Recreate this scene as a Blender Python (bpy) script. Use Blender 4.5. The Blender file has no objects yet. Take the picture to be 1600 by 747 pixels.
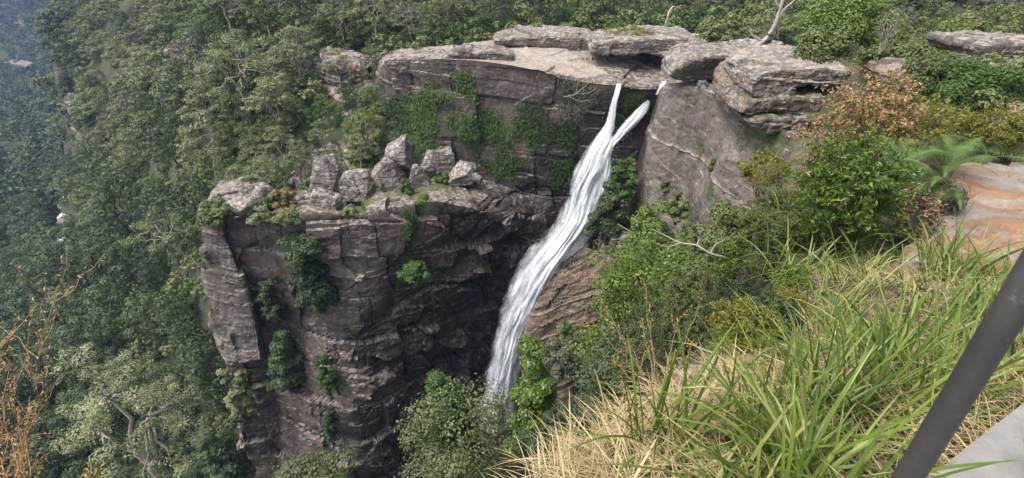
import bpy, bmesh, math, random
import numpy as np
from mathutils import Vector, Matrix
R = math.radians
S = bpy.context.scene
C = S.collection
rng = np.random.default_rng(7)
random.seed(7)

# ------------------------------------------------------------------ camera, sky, sun, exposure
PITCH = R(30); F0 = 800.0
cam = bpy.data.objects.new('camera', bpy.data.cameras.new('camera')); C.objects.link(cam)
cam.location = (0, 0, 0); cam.rotation_euler = (R(60), 0, 0)
cam.data.sensor_width = 36; cam.data.lens = 18; cam.data.clip_start = 0.05; cam.data.clip_end = 6000
S.camera = cam
SUN_EL, SUN_AZ = 62, 252          # azimuth measured clockwise from +Y: high, on the left and a little behind
W = bpy.data.worlds.new('World'); S.world = W; W.use_nodes = True
wn = W.node_tree; bg = wn.nodes['Background']
sky = wn.nodes.new('ShaderNodeTexSky'); sky.sky_type = 'NISHITA'; sky.sun_disc = False
sky.sun_elevation = R(SUN_EL); sky.sun_rotation = R(SUN_AZ); sky.dust_density = 4.0; sky.air_density = 1.0; sky.ozone_density = 0.6
hs = wn.nodes.new('ShaderNodeHueSaturation'); hs.inputs['Saturation'].default_value = 0.3
wn.links.new(sky.outputs[0], hs.inputs['Color']); wn.links.new(hs.outputs[0], bg.inputs['Color'])
bg.inputs['Strength'].default_value = 0.15
sl = bpy.data.lights.new('sun', 'SUN'); sl.energy = 1.5; sl.angle = R(18); sl.color = (1, .95, .88)
so = bpy.data.objects.new('sun', sl); C.objects.link(so)
_sd = Vector((math.sin(R(SUN_AZ))*math.cos(R(SUN_EL)), math.cos(R(SUN_AZ))*math.cos(R(SUN_EL)), math.sin(R(SUN_EL))))
so.rotation_euler = _sd.to_track_quat('Z', 'Y').to_euler(); so.location = (0, 0, 60)
S.view_settings.view_transform = 'Standard'; S.view_settings.look = 'None'
S.view_settings.exposure = 1.45; S.view_settings.gamma = 1; S.view_settings.use_curve_mapping = False
S.cycles.max_bounces = 6; S.cycles.diffuse_bounces = 3; S.cycles.glossy_bounces = 2
S.cycles.transmission_bounces = 3; S.cycles.transparent_max_bounces = 16; S.cycles.volume_bounces = 0
S.cycles.caustics_reflective = False; S.cycles.caustics_refractive = False

# ------------------------------------------------------------------ helpers
cp, sp = math.cos(PITCH), math.sin(PITCH)
def at(u, v, Y):
    """point of the place at plan distance Y that the photograph shows at (u, v)"""
    b = 373.5 - v; t = Y / (F0*cp + b*sp)
    return np.array([t*(u-800), Y, t*(-F0*sp + b*cp)])
def proj(P):
    P = np.atleast_2d(P); d = P[:, 1]*cp - P[:, 2]*sp; up = P[:, 1]*sp + P[:, 2]*cp
    d = np.where(d < .05, .05, d)
    return 800 + F0*P[:, 0]/d, 373.5 - F0*up/d, d
def h3(i, j, k, s=0):
    x = (i.astype(np.int64)*73856093 ^ j.astype(np.int64)*19349663 ^ k.astype(np.int64)*83492791 ^ (s*2654435761)) & 0xffffffff
    x = ((x ^ (x >> 16))*0x45d9f3b) & 0xffffffff; x = ((x ^ (x >> 16))*0x45d9f3b) & 0xffffffff
    return ((x ^ (x >> 16)) & 0xffffff)/float(0xffffff)
def vnoise(P, s=0):
    i = np.floor(P).astype(np.int64); f = P - i; f = f*f*(3-2*f); r = 0
    for a in (0, 1):
        wa = f[:, 0] if a else 1-f[:, 0]
        for b in (0, 1):
            wb = f[:, 1] if b else 1-f[:, 1]
            for c in (0, 1):
                wc = f[:, 2] if c else 1-f[:, 2]
                r = r + wa*wb*wc*h3(i[:, 0]+a, i[:, 1]+b, i[:, 2]+c, s)
    return r*2-1
def fbm(P, o=4, s=0, g=.5):
    P = np.asarray(P, float); r = 0; a = 1
    for k in range(o):
        r = r + a*vnoise(P*(2**k) + 17.3*k, s+k); a *= g
    return r
def voro(P, s=0):
    """nearest-cell: id random, id random 2, offset vector, F2-F1"""
    i = np.floor(P).astype(np.int64); n = len(P)
    d1 = np.full(n, 9.); d2 = np.full(n, 9.); off = np.zeros((n, 3)); r1 = np.zeros(n); r2 = np.zeros(n); r3 = np.zeros(n)
    for a in (-1, 0, 1):
        for b in (-1, 0, 1):
            for c in (-1, 0, 1):
                I, J, K = i[:, 0]+a, i[:, 1]+b, i[:, 2]+c
                p = np.stack([I+.1+.8*h3(I, J, K, s+1), J+.1+.8*h3(I, J, K, s+2), K+.1+.8*h3(I, J, K, s+3)], 1)
                o = P-p; d = np.sqrt((o*o).sum(1)); m = d < d1
                d2 = np.where(m, d1, np.minimum(d2, d)); d1 = np.where(m, d, d1); off[m] = o[m]
                r1[m] = h3(I, J, K, s+4)[m]; r2[m] = h3(I, J, K, s+5)[m]; r3[m] = h3(I, J, K, s+6)[m]
    return r1, r2, r3, off, d2-d1
def sstep(a, b, x):
    t = np.clip((x-a)/(b-a), 0, 1); return t*t*(3-2*t)
def mk(name, V, F, mat, parent=None, smooth=False, attrs=None, uv=None):
    """one mesh object from arrays; F is an (n,k) array or a list of such arrays"""
    me = bpy.data.meshes.new(name); V = np.asarray(V, np.float32)
    Fs = [np.asarray(f, np.int32) for f in (F if isinstance(F, list) else [F]) if len(f)]
    nl = sum(f.size for f in Fs); npol = sum(len(f) for f in Fs)
    me.vertices.add(len(V)); me.vertices.foreach_set('co', V.ravel()); me.loops.add(nl); me.polygons.add(npol)
    me.loops.foreach_set('vertex_index', np.concatenate([f.ravel() for f in Fs]))
    tot = np.concatenate([np.full(len(f), f.shape[1], np.int32) for f in Fs])
    me.polygons.foreach_set('loop_start', np.concatenate([[0], np.cumsum(tot)[:-1]]).astype(np.int32))
    me.polygons.foreach_set('loop_total', tot)
    me.update(calc_edges=True)
    me.polygons.foreach_set('use_smooth', np.full(npol, smooth)); 
    for k, a in (attrs or {}).items():
        at_ = me.attributes.new(k, 'FLOAT', 'POINT'); at_.data.foreach_set('value', np.asarray(a, np.float32))
    if uv is not None:
        l = me.uv_layers.new(name='UVMap'); li = np.concatenate([f.ravel() for f in Fs]); l.data.foreach_set('uv', np.asarray(uv, np.float32)[li].ravel())
    me.materials.append(mat); me.validate()
    o = bpy.data.objects.new(name, me); C.objects.link(o)
    if parent is not None: o.parent = parent
    return o
def tag(o, label=None, cat=None, group=None, kind=None):
    if label: o['label'] = label
    if cat: o['category'] = cat
    if group: o['group'] = group
    if kind: o['kind'] = kind
    return o
def thing(name, label, cat, loc=(0, 0, 0), rz=0, group=None):
    o = bpy.data.objects.new(name, None); C.objects.link(o); o.empty_display_size = .2
    o.location = tuple(float(x) for x in loc); o.rotation_euler = (0, 0, rz); return tag(o, label, cat, group)
def grid_faces(nr, nc):
    i = np.arange((nr-1)*(nc-1)); r, c = i//(nc-1), i % (nc-1); a = r*nc+c
    return np.stack([a, a+1, a+nc+1, a+nc], 1)
def grid_normals(G):
    du = np.gradient(G, axis=1); dv = np.gradient(G, axis=0); n = np.cross(du, dv)
    return n/np.maximum(np.linalg.norm(n, axis=2, keepdims=True), 1e-9)
def blur(G, it):
    for _ in range(it):
        P = np.pad(G, ((1, 1), (1, 1), (0, 0)), mode='edge')
        G = (P[1:-1, 1:-1]*2 + P[:-2, 1:-1] + P[2:, 1:-1] + P[1:-1, :-2] + P[1:-1, 2:])/6
    return G
def catmull(P, t):
    P = np.asarray(P, float); n = len(P); t = np.clip(np.asarray(t, float), 0, n-1-1e-6); i = t.astype(int); f = (t-i).reshape((-1,)+(1,)*(P.ndim-1))
    p0, p1, p2, p3 = P[np.maximum(i-1, 0)], P[i], P[np.minimum(i+1, n-1)], P[np.minimum(i+2, n-1)]
    m1 = (p2-p0)*.4; m2 = (p3-p1)*.4
    return (2*f**3-3*f**2+1)*p1 + (f**3-2*f**2+f)*m1 + (-2*f**3+3*f**2)*p2 + (f**3-f**2)*m2
def resample_cols(ctrl, step):
    """ctrl (ncol,nrow,3) -> dense columns evenly spaced by mean arc length"""
    L = np.linalg.norm(np.diff(ctrl, axis=0), axis=2).mean(1); n = int(L.sum()/step)
    cum = np.concatenate([[0], np.cumsum(L)]); s = np.linspace(0, cum[-1], n); t = np.interp(s, cum, np.arange(len(cum)))
    return catmull(ctrl, t)
def resample_rows(D, counts):
    """D (ncol,nrow,3) linear bands with counts -> (sum+1, ncol, 3)"""
    out = []
    for b, c in enumerate(counts):
        f = np.linspace(0, 1, c, endpoint=False)[:, None, None]
        out.append(D[None, :, b]*(1-f) + D[None, :, b+1]*f)
    out.append(D[None, :, -1]); return np.concatenate(out, 0)
def tube(pts, rad, sides=6):
    pts = np.asarray(pts, float); rad = np.broadcast_to(np.asarray(rad, float), (len(pts),))
    T = np.gradient(pts, axis=0); T /= np.maximum(np.linalg.norm(T, axis=1, keepdims=True), 1e-9)
    ref = np.where(np.abs(T[:, 2:3]) < .9, np.array([[0, 0, 1.]]), np.array([[1., 0, 0]]))
    A = np.cross(T, ref); A /= np.linalg.norm(A, axis=1, keepdims=True); B = np.cross(T, A)
    th = np.linspace(0, 2*np.pi, sides, endpoint=False)
    V = pts[:, None] + rad[:, None, None]*(A[:, None]*np.cos(th)[None, :, None] + B[:, None]*np.sin(th)[None, :, None])
    n = len(pts); i = np.arange((n-1)*sides); r, c = i//sides, i % sides
    F = np.stack([r*sides+c, r*sides+(c+1) % sides, (r+1)*sides+(c+1) % sides, (r+1)*sides+c], 1)
    return V.reshape(-1, 3), F
class MB:
    """collects quads of several shapes into one mesh"""
    def __init__(s): s.V = []; s.F = []; s.n = 0
    def add(s, V, F): s.V.append(np.asarray(V, float)); s.F.append(np.asarray(F)+s.n); s.n += len(V); return s
    def tube(s, p, r, sides=6): return s.add(*tube(p, r, sides))
    def build(s, name, mat, parent=None, smooth=False):
        ks = {}
        for f in s.F: ks.setdefault(f.shape[1], []).append(f)
        return mk(name, np.concatenate(s.V), [np.concatenate(v) for v in ks.values()], mat, parent, smooth)

# ------------------------------------------------------------------ materials
class NT:
    def __init__(s, name):
        s.m = bpy.data.materials.new(name); s.m.use_nodes = True; s.t = s.m.node_tree; s.b = s.t.nodes['Principled BSDF']
    def n(s, typ, **k):
        x = s.t.nodes.new('ShaderNode'+typ)
        for a, v in k.items(): setattr(x, a, v)
        return x
    def put(s, sock, v):
        if isinstance(v, bpy.types.NodeSocket): s.t.links.new(v, sock)
        elif v is not None: sock.default_value = v
    def mix(s, f, a, b, mode='MIX'):
        x = s.n('Mix', data_type='RGBA', blend_type=mode); s.put(x.inputs[0], f)
        s.put(x.inputs[6], a if not isinstance(a, tuple) else a+(1,)); s.put(x.inputs[7], b if not isinstance(b, tuple) else b+(1,)); return x.outputs[2]
    def math(s, op, a, b=None, c=None):
        x = s.n('Math', operation=op); s.put(x.inputs[0], a); s.put(x.inputs[1], b); s.put(x.inputs[2], c); return x.outputs[0]
    def noise(s, vec, scale, detail=4, rough=.55, dist=0):
        x = s.n('TexNoise'); s.put(x.inputs['Vector'], vec); x.inputs['Scale'].default_value = scale; x.inputs['Detail'].default_value = detail
        x.inputs['Roughness'].default_value = rough; x.inputs['Distortion'].default_value = dist; return x.outputs[0]
    def mapping(s, vec, sc=(1, 1, 1), rot=(0, 0, 0)):
        x = s.n('Mapping'); s.put(x.inputs[0], vec); x.inputs['Scale'].default_value = sc; x.inputs['Rotation'].default_value = rot; return x.outputs[0]
    def step(s, v, a, b):
        x = s.n('MapRange', interpolation_type='SMOOTHSTEP'); s.put(x.inputs[0], v); x.inputs[1].default_value = a; x.inputs[2].default_value = b; return x.outputs[0]
    def ramp(s, v, stops):
        x = s.n('ValToRGB'); s.put(x.inputs[0], v); e = x.color_ramp.elements
        while len(e) < len(stops): e.new(.5)
        for el, (p, c) in zip(e, stops): el.position = p; el.color = c+(1,)
        return x.outputs[0]
    def attr(s, name): return s.n('Attribute', attribute_name=name).outputs['Fac']
    def bump(s, h, st, d=.1):
        x = s.n('Bump'); x.inputs['Strength'].default_value = st; x.inputs['Distance'].default_value = d; s.put(x.inputs['Height'], h); return x.outputs[0]

def rock_mat(name, pal, scale=1.0, lichen_lit_top=(.36, .33, .285), lich_lit_amt=.55, rust=.3, streak=.7, bump=.5, mosscol=(.045, .055, .014)):
    """weathered sandstone; pal = four colours; attributes tone, wet, moss live on the meshes"""
    t = NT(name); geo = t.n('NewGeometry'); pos = geo.outputs['Position']; nz = t.n('SeparateXYZ'); t.put(nz.inputs[0], geo.outputs['Normal']); nz = nz.outputs[2]
    bed = t.mapping(pos, (.30*scale, .30*scale, .75*scale)); st = t.mapping(pos, (.9*scale, .9*scale, .07*scale))
    tone = t.attr('tone'); wet = t.attr('wet'); moss = t.attr('moss')
    n1 = t.noise(bed, 1.0, 6, .65, .4); n2 = t.noise(pos, .45*scale, 5, .6); n3 = t.noise(pos, 4*scale, 5, .7)
    v = t.math('ADD', t.math('MULTIPLY', n1, .6), t.math('MULTIPLY', tone, .4))
    col = t.ramp(v, [(.22, pal[0]), (.42, pal[1]), (.58, pal[2]), (.78, pal[3])])
    col = t.mix(t.math('MULTIPLY', t.step(n2, .5, .68), rust), col, (.24, .105, .052))
    col = t.mix(t.math('MULTIPLY', t.step(t.noise(st, 1.0, 5, .6), .50, .66), streak), col, (.035, .032, .031))
    lm = t.math('MULTIPLY', t.math('ADD', t.math('MULTIPLY', t.step(nz, .25, .75), .85), .25), t.step(t.noise(pos, 1.6*scale, 6, .7), .44, .60))  # lichen patches, plus lit tops put into the colour of upward faces
    col = t.mix(t.math('MULTIPLY', lm, lich_lit_amt), col, lichen_lit_top)
    col = t.mix(t.step(n3, .35, .75), col, t.mix(.45, col, (.02, .018, .018)))
    mm = t.step(t.math('ADD', moss, t.math('MULTIPLY', t.math('SUBTRACT', t.noise(pos, 2.2*scale, 5, .7), .5), 1.6)), .42, .62)
    col = t.mix(mm, col, mosscol)
    wm = t.step(t.math('ADD', wet, t.math('MULTIPLY', t.math('SUBTRACT', t.noise(pos, .5, 4, .6), .5), .9)), .16, .52)
    dark = t.mix(.66, col, (.008, .0065, .006))
    col = t.mix(wm, col, dark)
    t.put(t.b.inputs['Base Color'], col)
    t.put(t.b.inputs['Roughness'], t.math('SUBTRACT', .88, t.math('MULTIPLY', wm, .52)))
    t.b.inputs['Specular IOR Level'].default_value = .45
    t.put(t.b.inputs['Normal'], t.bump(t.math('ADD', t.noise(pos, 2.5*scale, 8, .7), t.math('MULTIPLY', n1, .3)), bump, .2/scale))
    return t.m
def leaf_mat(name, cols, trans=.35, rough=.55, var=.34):
    """cols: light/dark kinds mixed per leaf, with a shift per plant"""
    t = NT(name); ri = t.n('NewGeometry').outputs['Random Per Island']; oi = t.n('ObjectInfo').outputs['Random']
    n = len(cols); stops = [(i/(n-1) if n > 1 else 0, c) for i, c in enumerate(cols)]
    v = t.math('ADD', t.math('MULTIPLY', ri, var), t.math('MULTIPLY', oi, 1-var)); col = t.ramp(v, stops)
    t.put(t.b.inputs['Base Color'], col); t.b.inputs['Roughness'].default_value = rough; t.b.inputs['Specular IOR Level'].default_value = .3
    tr = t.n('BsdfTranslucent'); t.put(tr.inputs[0], t.mix(.5, col, (.11, .16, .02)))
    mx = t.n('MixShader'); mx.inputs[0].default_value = trans; t.put(mx.inputs[1], t.b.outputs[0]); t.put(mx.inputs[2], tr.outputs[0])
    t.put(t.t.nodes['Material Output'].inputs[0], mx.outputs[0]); return t.m
def plain(name, col, rough=.8, var=.35, scale=6, spec=.3):
    t = NT(name); pos = t.n('TexCoord').outputs['Object']; n = t.noise(pos, scale, 6, .7)
    t.put(t.b.inputs['Base Color'], t.mix(t.step(n, .3, .7), tuple(c*(1-var) for c in col), tuple(min(1, c*(1+var)) for c in col)))
    t.b.inputs['Roughness'].default_value = rough; t.b.inputs['Specular IOR Level'].default_value = spec
    t.put(t.b.inputs['Normal'], t.bump(n, .4, .02)); return t.m
PAL = [(.028, .020, .0175), (.066, .047, .041), (.104, .078, .068), (.175, .145, .125)]
M = {}
M['cliff'] = rock_mat('cliff_sandstone', PAL)
M['face'] = rock_mat('scarp_sandstone', [(.055, .044, .037), (.095, .077, .066), (.13, .107, .092), (.215, .185, .16)], .8, lich_lit_amt=.5, rust=.2, streak=.5)
M['top'] = rock_mat('plateau_sandstone', [(.10, .076, .060), (.19, .15, .118), (.26, .21, .17), (.33, .29, .25)], .8, lich_lit_amt=.4, rust=.3, streak=.2)
M['boulder'] = rock_mat('boulder_sandstone', [(.045, .036, .032), (.085, .069, .061), (.125, .105, .093), (.21, .185, .16)], 1.2, lichen_lit_top=(.42, .395, .35), lich_lit_amt=.6, rust=.12, streak=.35)
M['slab'] = rock_mat('slab_sandstone', [(.05, .04, .034), (.10, .082, .070), (.155, .13, .112), (.25, .22, .19)], .9, lich_lit_amt=.55, rust=.4, streak=.5)
M['spur'] = rock_mat('brown_sandstone', [(.06, .042, .03), (.12, .086, .058), (.17, .125, .086), (.24, .185, .135)], 1.0, lich_lit_amt=.25, rust=.45, streak=.45)
M['bark'] = plain('pale_bark', (.30, .265, .22), .85, .4, 3)
M['dkbark'] = plain('dark_bark', (.07, .055, .045), .9, .4, 3)
M['dead'] = plain('dead_wood', (.29, .255, .22), .85, .3, 3)
def soil_mat():
    t = NT('forest_soil'); pos = t.n('NewGeometry').outputs['Position']; geo = t.n('NewGeometry').outputs['Normal']; s = t.n('SeparateXYZ'); t.put(s.inputs[0], geo)
    col = t.ramp(t.noise(pos, .5, 8, .7), [(.3, (.018, .024, .011)), (.5, (.035, .042, .017)), (.7, (.06, .052, .03))])
    rock = t.ramp(t.noise(t.mapping(pos, (.3, .3, 1)), .6, 6, .7), [(.35, (.03, .026, .022)), (.6, (.085, .07, .06)), (.75, (.17, .145, .125))])
    col = t.mix(t.step(s.outputs[2], .50, .36), col, rock); t.put(t.b.inputs['Base Color'], col); t.b.inputs['Roughness'].default_value = .95
    t.put(t.b.inputs['Normal'], t.bump(t.noise(pos, 1.2, 8, .7), .7, .5)); return t.m
M['soil'] = soil_mat()
def near_mat():
    t = NT('leaf_litter_soil'); pos = t.n('NewGeometry').outputs['Position']
    s = t.n('SeparateXYZ'); t.put(s.inputs[0], t.n('NewGeometry').outputs['Normal'])
    col = t.ramp(t.noise(pos, 5, 10, .75), [(.3, (.03, .022, .014)), (.5, (.085, .064, .038)), (.68, (.19, .145, .085))])
    col = t.mix(t.step(t.noise(pos, .35, 5, .6), .42, .6), col, t.ramp(t.noise(pos, 2, 8, .7), [(.3, (.02, .03, .011)), (.7, (.06, .065, .025))]))
    rock = t.ramp(t.noise(t.mapping(pos, (.4, .4, 1)), .8, 8, .7), [(.35, (.018, .02, .011)), (.55, (.045, .04, .026)), (.75, (.11, .088, .066))])
    col = t.mix(t.step(s.outputs[2], .6, .4), col, rock)
    t.put(t.b.inputs['Base Color'], col); t.b.inputs['Roughness'].default_value = .95
    t.put(t.b.inputs['Normal'], t.bump(t.noise(pos, 3, 12, .8), 1.0, .12)); return t.m
M['near'] = near_mat()
# ------------------------------------------------------------------ terrain sheets
def rbf(pts):
    P = np.asarray(pts, float); n = len(P); D = np.linalg.norm(P[:, None, :2]-P[None, :, :2], axis=2)
    A = np.zeros((n+3, n+3)); A[:n, :n] = D; A[:n, n] = 1; A[:n, n+1:] = P[:, :2]; A[n, :n] = 1; A[n+1:, :n] = P[:, :2].T
    w = np.linalg.solve(A, np.concatenate([P[:, 2], np.zeros(3)]))
    def f(x, y):
        x = np.asarray(x, float).ravel(); y = np.asarray(y, float).ravel(); r = w[n] + w[n+1]*x + w[n+2]*y
        for i in range(n): r = r + w[i]*np.hypot(x-P[i, 0], y-P[i, 1])
        return r
    return f
def xyz(*a): return np.array(a, float)
# far and middle distance: forest slope, valley, headland, plateau behind the falls
far_pts = [at(300, 120, 92), at(400, 100, 92), at(400, 0, 112), at(300, 20, 120), at(200, 100, 130), at(200, 0, 150), at(500, 20, 108), at(600, 40, 98), at(600, 0, 120),
    at(540, 84, 88), at(420, 180, 80), at(350, 240, 74), at(260, 330, 86), at(200, 300, 104), at(230, 200, 108), at(300, 270, 84), at(290, 420, 74),
    at(250, 500, 70), at(180, 420, 98), at(130, 520, 86), at(60, 650, 62), at(160, 640, 62), at(300, 640, 56), at(310, 540, 62), at(250, 760, 50), at(0, 760, 50),
    at(110, 365, 150), at(95, 400, 135), at(120, 330, 170), at(60, 430, 125), at(0, 480, 118), at(0, 400, 140), at(20, 340, 170), at(60, 270, 215), at(0, 330, 190),
    at(90, 30, 175), at(85, 110, 172), xyz(-182, 180, -84), xyz(-178, 215, -88), xyz(-172, 260, -90), xyz(-215, 240, -90), xyz(-190, 330, -90), xyz(-200, 150, -84), xyz(-145, 215, -10), at(120, 240, 160), at(150, 275, 150), at(160, 180, 140), at(120, 130, 150), at(180, 240, 128),
    at(30, 215, 300), at(0, 240, 260), at(-150, 200, 330), at(-150, 400, 150), at(-150, 600, 90), at(-300, 300, 240),
    at(20, 150, 430), at(20, 120, 470), at(20, 60, 520), at(20, 0, 600), at(-60, -40, 640), at(-300, 0, 640), at(-300, 120, 470), at(50, -20, 700), at(-120, 150, 430),
    at(700, 45, 100), at(800, 38, 98), at(900, 35, 96), at(1000, 35, 94), at(1100, 42, 88), at(800, 0, 135), at(1000, 0, 130), at(1200, 40, 74), at(1350, 50, 62), at(1500, 40, 60), at(1700, 40, 62),
    at(1300, 0, 110), at(1600, 0, 100), at(300, -30, 220), at(600, -40, 220), at(900, -40, 220), at(1300, -40, 200),
    xyz(-20, 300, 12), xyz(150, 300, 15), xyz(-90, 300, 6), xyz(300, 600, 40), xyz(0, 900, 60), xyz(600, 300, 30), xyz(300, 60, 5), xyz(-500, 1100, 70), xyz(-1000, 700, 60), xyz(900, 900, 60), xyz(-700, 200, 20), xyz(-300, 40, -60),
    # kept low under the rock built in front of them
    xyz(-28, 52, -45), xyz(-20, 54, -45), xyz(0, 58, -45), xyz(10, 62, -40), xyz(25, 60, -30), xyz(-10, 64, -34), xyz(-25, 60, -36), xyz(-31, 58, -36), xyz(-5, 70, -20), xyz(10, 72, -18), xyz(25, 72, -16), xyz(-18, 70, -24), xyz(-5, 80, -13.2), xyz(12, 82, -13), xyz(28, 80, -12.5),
    xyz(-34, 47, -82), xyz(-30, 42, -84), xyz(-38, 49, -76), xyz(-20, 30, -80), xyz(0, 30, -80), xyz(-60, 30, -76), xyz(0, 54, -86), xyz(6, 57.5, -84), xyz(-6, 56, -86), xyz(0, 45, -86), xyz(-20, 45, -84), xyz(15, 45, -72)]
farz0 = rbf(far_pts)
def farz(x, y):
    x = np.asarray(x, float).ravel(); y = np.asarray(y, float).ravel(); z = farz0(x, y); d = np.hypot(x, y); P = np.stack([x, y, 0*x], 1)
    return z + sstep(60, 120, d)*fbm(P*.035, 4, 31)*2.0 + .5*fbm(P*.12, 3, 37) + sstep(250, 450, d)*fbm(P*.012, 5, 33)*14
def polar(az0, az1, na, r0, r1, nr, f, name, mat, kind='structure', label=None):
    az = np.radians(np.linspace(az0, az1, na)); r = np.geomspace(r0, r1, nr); A, Q = np.meshgrid(az, r)
    x = (Q*np.sin(A)).ravel(); y = (Q*np.cos(A)).ravel(); z = f(x, y)
    o = mk(name, np.stack([x, y, z], 1), grid_faces(nr, na)[:, ::-1], mat, smooth=True); tag(o, label, kind=kind); return o
polar(-88, 88, 520, 40, 1250, 330, farz, 'terrain', M['soil'])
# the gorge bottom and everything below us, one wide sheet
g = np.linspace(-1, 1, 41); gx, gy = np.meshgrid(g*1250, g*1250)
gx = gx.ravel(); gy = gy.ravel(); gz = -128 + 2*fbm(np.stack([gx, gy, 0*gx], 1)*.02, 3, 5)
tag(mk('ground', np.stack([gx, gy, gz], 1), grid_faces(41, 41), M['soil'], smooth=True), kind='structure')

# near spur we stand on
RIM = np.array([(-60, -16), (-6, -1.0), (-1.4, 1.15), (-.3, 1.4), (.06, 1.55), (.75, 2.1), (1.24, 2.6), (1.95, 3.3), (3.9, 6), (5.6, 10.5), (9.6, 17), (15.5, 27), (21.5, 36), (26, 43), (28, 50), (31, 57), (40, 64), (70, 72)])
RIMZ = np.array([-3, -2.6, -2.5, -2.3, -2.2, -2.4, -2.6, -3.0, -4.1, -6.6, -8.6, -11, -12.2, -12.6, -12.8, -12.8, -12, -9])
near_pts = [(0.5, .5, -1.78), (2, 1.2, -1.78), (-.8, .2, -1.8), (3, .5, -1.8), (8, 0, -1.8), (-6, -4, -2), (-30, -30, -2), (30, -10, -2.5), (60, 10, -4), (70, 40, -5), (50, 60, -6)]
near_pts = [xyz(*p) for p in near_pts] + [at(1300, 650, 1.75), at(1400, 600, 1.95), at(1450, 455, 3.9), at(1550, 345, 6)-xyz(0,0,.45), at(1550, 262, 8.6)-xyz(0,0,.35), at(1440, 395, 5.4)-xyz(0,0,.35), at(1560, 420, 4.9)-xyz(0,0,.25), at(1660, 340, 6.2)-xyz(0,0,.4), at(1400, 400, 5.6), at(1300, 400, 6),
    at(1370, 225, 10.5), at(1200, 350, 14), at(1250, 222, 26), at(1450, 140, 22), at(1560, 160, 20), at(1600, 65, 40), at(1350, 95, 36), at(1300, 62, 50), at(1100, 580, 2.9), at(1500, 200, 11)]
near_pts += [at(1462, 290, 7.0), at(1430, 290, 7.2), at(1455, 268, 8.0), at(1410, 275, 8.0)] + [at(*p)-xyz(0, 0, .5) for p in ((1515, 285, 7.3), (1500, 325, 6.5), (1470, 360, 5.9), (1530, 262, 8.3), (1600, 280, 7.8), (1700, 290, 7.7), (1600, 350, 6.3), (1720, 400, 5.8), (1500, 400, 5.35))]
near_pts += [xyz(a[0], a[1], b) for a, b in zip(RIM, RIMZ)]
nearz0 = rbf(near_pts)
def rim_dist(x, y):
    d = np.full(len(x), 1e9); s = np.zeros(len(x)); zz = np.zeros(len(x))
    for i in range(len(RIM)-1):
        a, b = RIM[i], RIM[i+1]; ab = b-a; t = np.clip(((x-a[0])*ab[0]+(y-a[1])*ab[1])/(ab@ab), 0, 1)
        q = np.hypot(x-a[0]-t*ab[0], y-a[1]-t*ab[1]); cr = ab[0]*(y-a[1])-ab[1]*(x-a[0]); m = q < d-1e-9
        d = np.where(m, q, d); s = np.where(m, np.sign(cr), s); zz = np.where(m, RIMZ[i]*(1-t)+RIMZ[i+1]*t, zz)
    return d*s, zz      # positive = out over the gorge
def nearz(x, y):
    x = np.asarray(x, float).ravel(); y = np.asarray(y, float).ravel(); d, zr = rim_dist(x, y); dist = np.hypot(x, y)
    P = np.stack([x, y, 0*x], 1); zi = nearz0(x, y) + .06*fbm(P*1.1, 5, 3)*np.clip(dist*.3, .4, 4)
    w = fbm(P*.13, 4, 8)
    k = 3.2 + 9*sstep(9, 17, dist)
    drop = np.where(d < 8, k*d, k*8+2.2*(d-8)) + np.clip(d, 0, 6)*w*.7
    zo = zr - drop
    return np.maximum(np.where(d > 0, np.minimum(zo, zi + .2), zi), -90 + w*2)
polar(-88, 89, 420, .25, 72, 330, nearz, 'hillside', M['near'])

# ------------------------------------------------------------------ cliffs
def hit(u, v, y0=55, y1=900):
    """where the line of sight through (u, v) first meets the far terrain"""
    Y = np.geomspace(y0, y1, 700); P = np.stack([at(u, v, 1.0)*q for q in Y]); m = np.nonzero(P[:, 2] < farz(P[:, 0], P[:, 1]))[0]
    return P[m[0]] if len(m) else None
def cell1(q, key, s):
    """jittered one-dimensional cells: id, signed offset from the middle, distance to the next joint"""
    i = np.floor(q).astype(np.int64); b = np.full(len(q), 9.); b2 = b.copy(); off = np.zeros(len(q)); ii = i.copy()
    for k in (-1, 0, 1):
        c = i+k; o = q-(c+.12+.76*h3(c, key, c*0+7, s)); d = np.abs(o); m = d < b
        b2 = np.where(m, b, np.minimum(b2, d)); b = np.where(m, d, b); off = np.where(m, o, off); ii = np.where(m, c, ii)
    return ii, off, b2-b
def brick(P, hz, wx, s):
    """beds of uneven thickness cut by uneven upright joints"""
    zi, zo, ze = cell1(P[:, 2]/hz, np.zeros(len(P), np.int64), s); o = h3(zi, zi*0, zi*0+3, s+1)
    xi, xo, xe = cell1((P[:, 0]+.45*P[:, 1])/wx*(.7+.6*o)+o*9, zi, s+2); r1, r2, r3 = (h3(zi, xi, zi*0+k, s+3) for k in (1, 2, 3))
    return (r1-.5) + xo*(r2-.5)*1.3 + zo*(r3-.5)*1.1, r2, ze*hz, xe*wx
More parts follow.
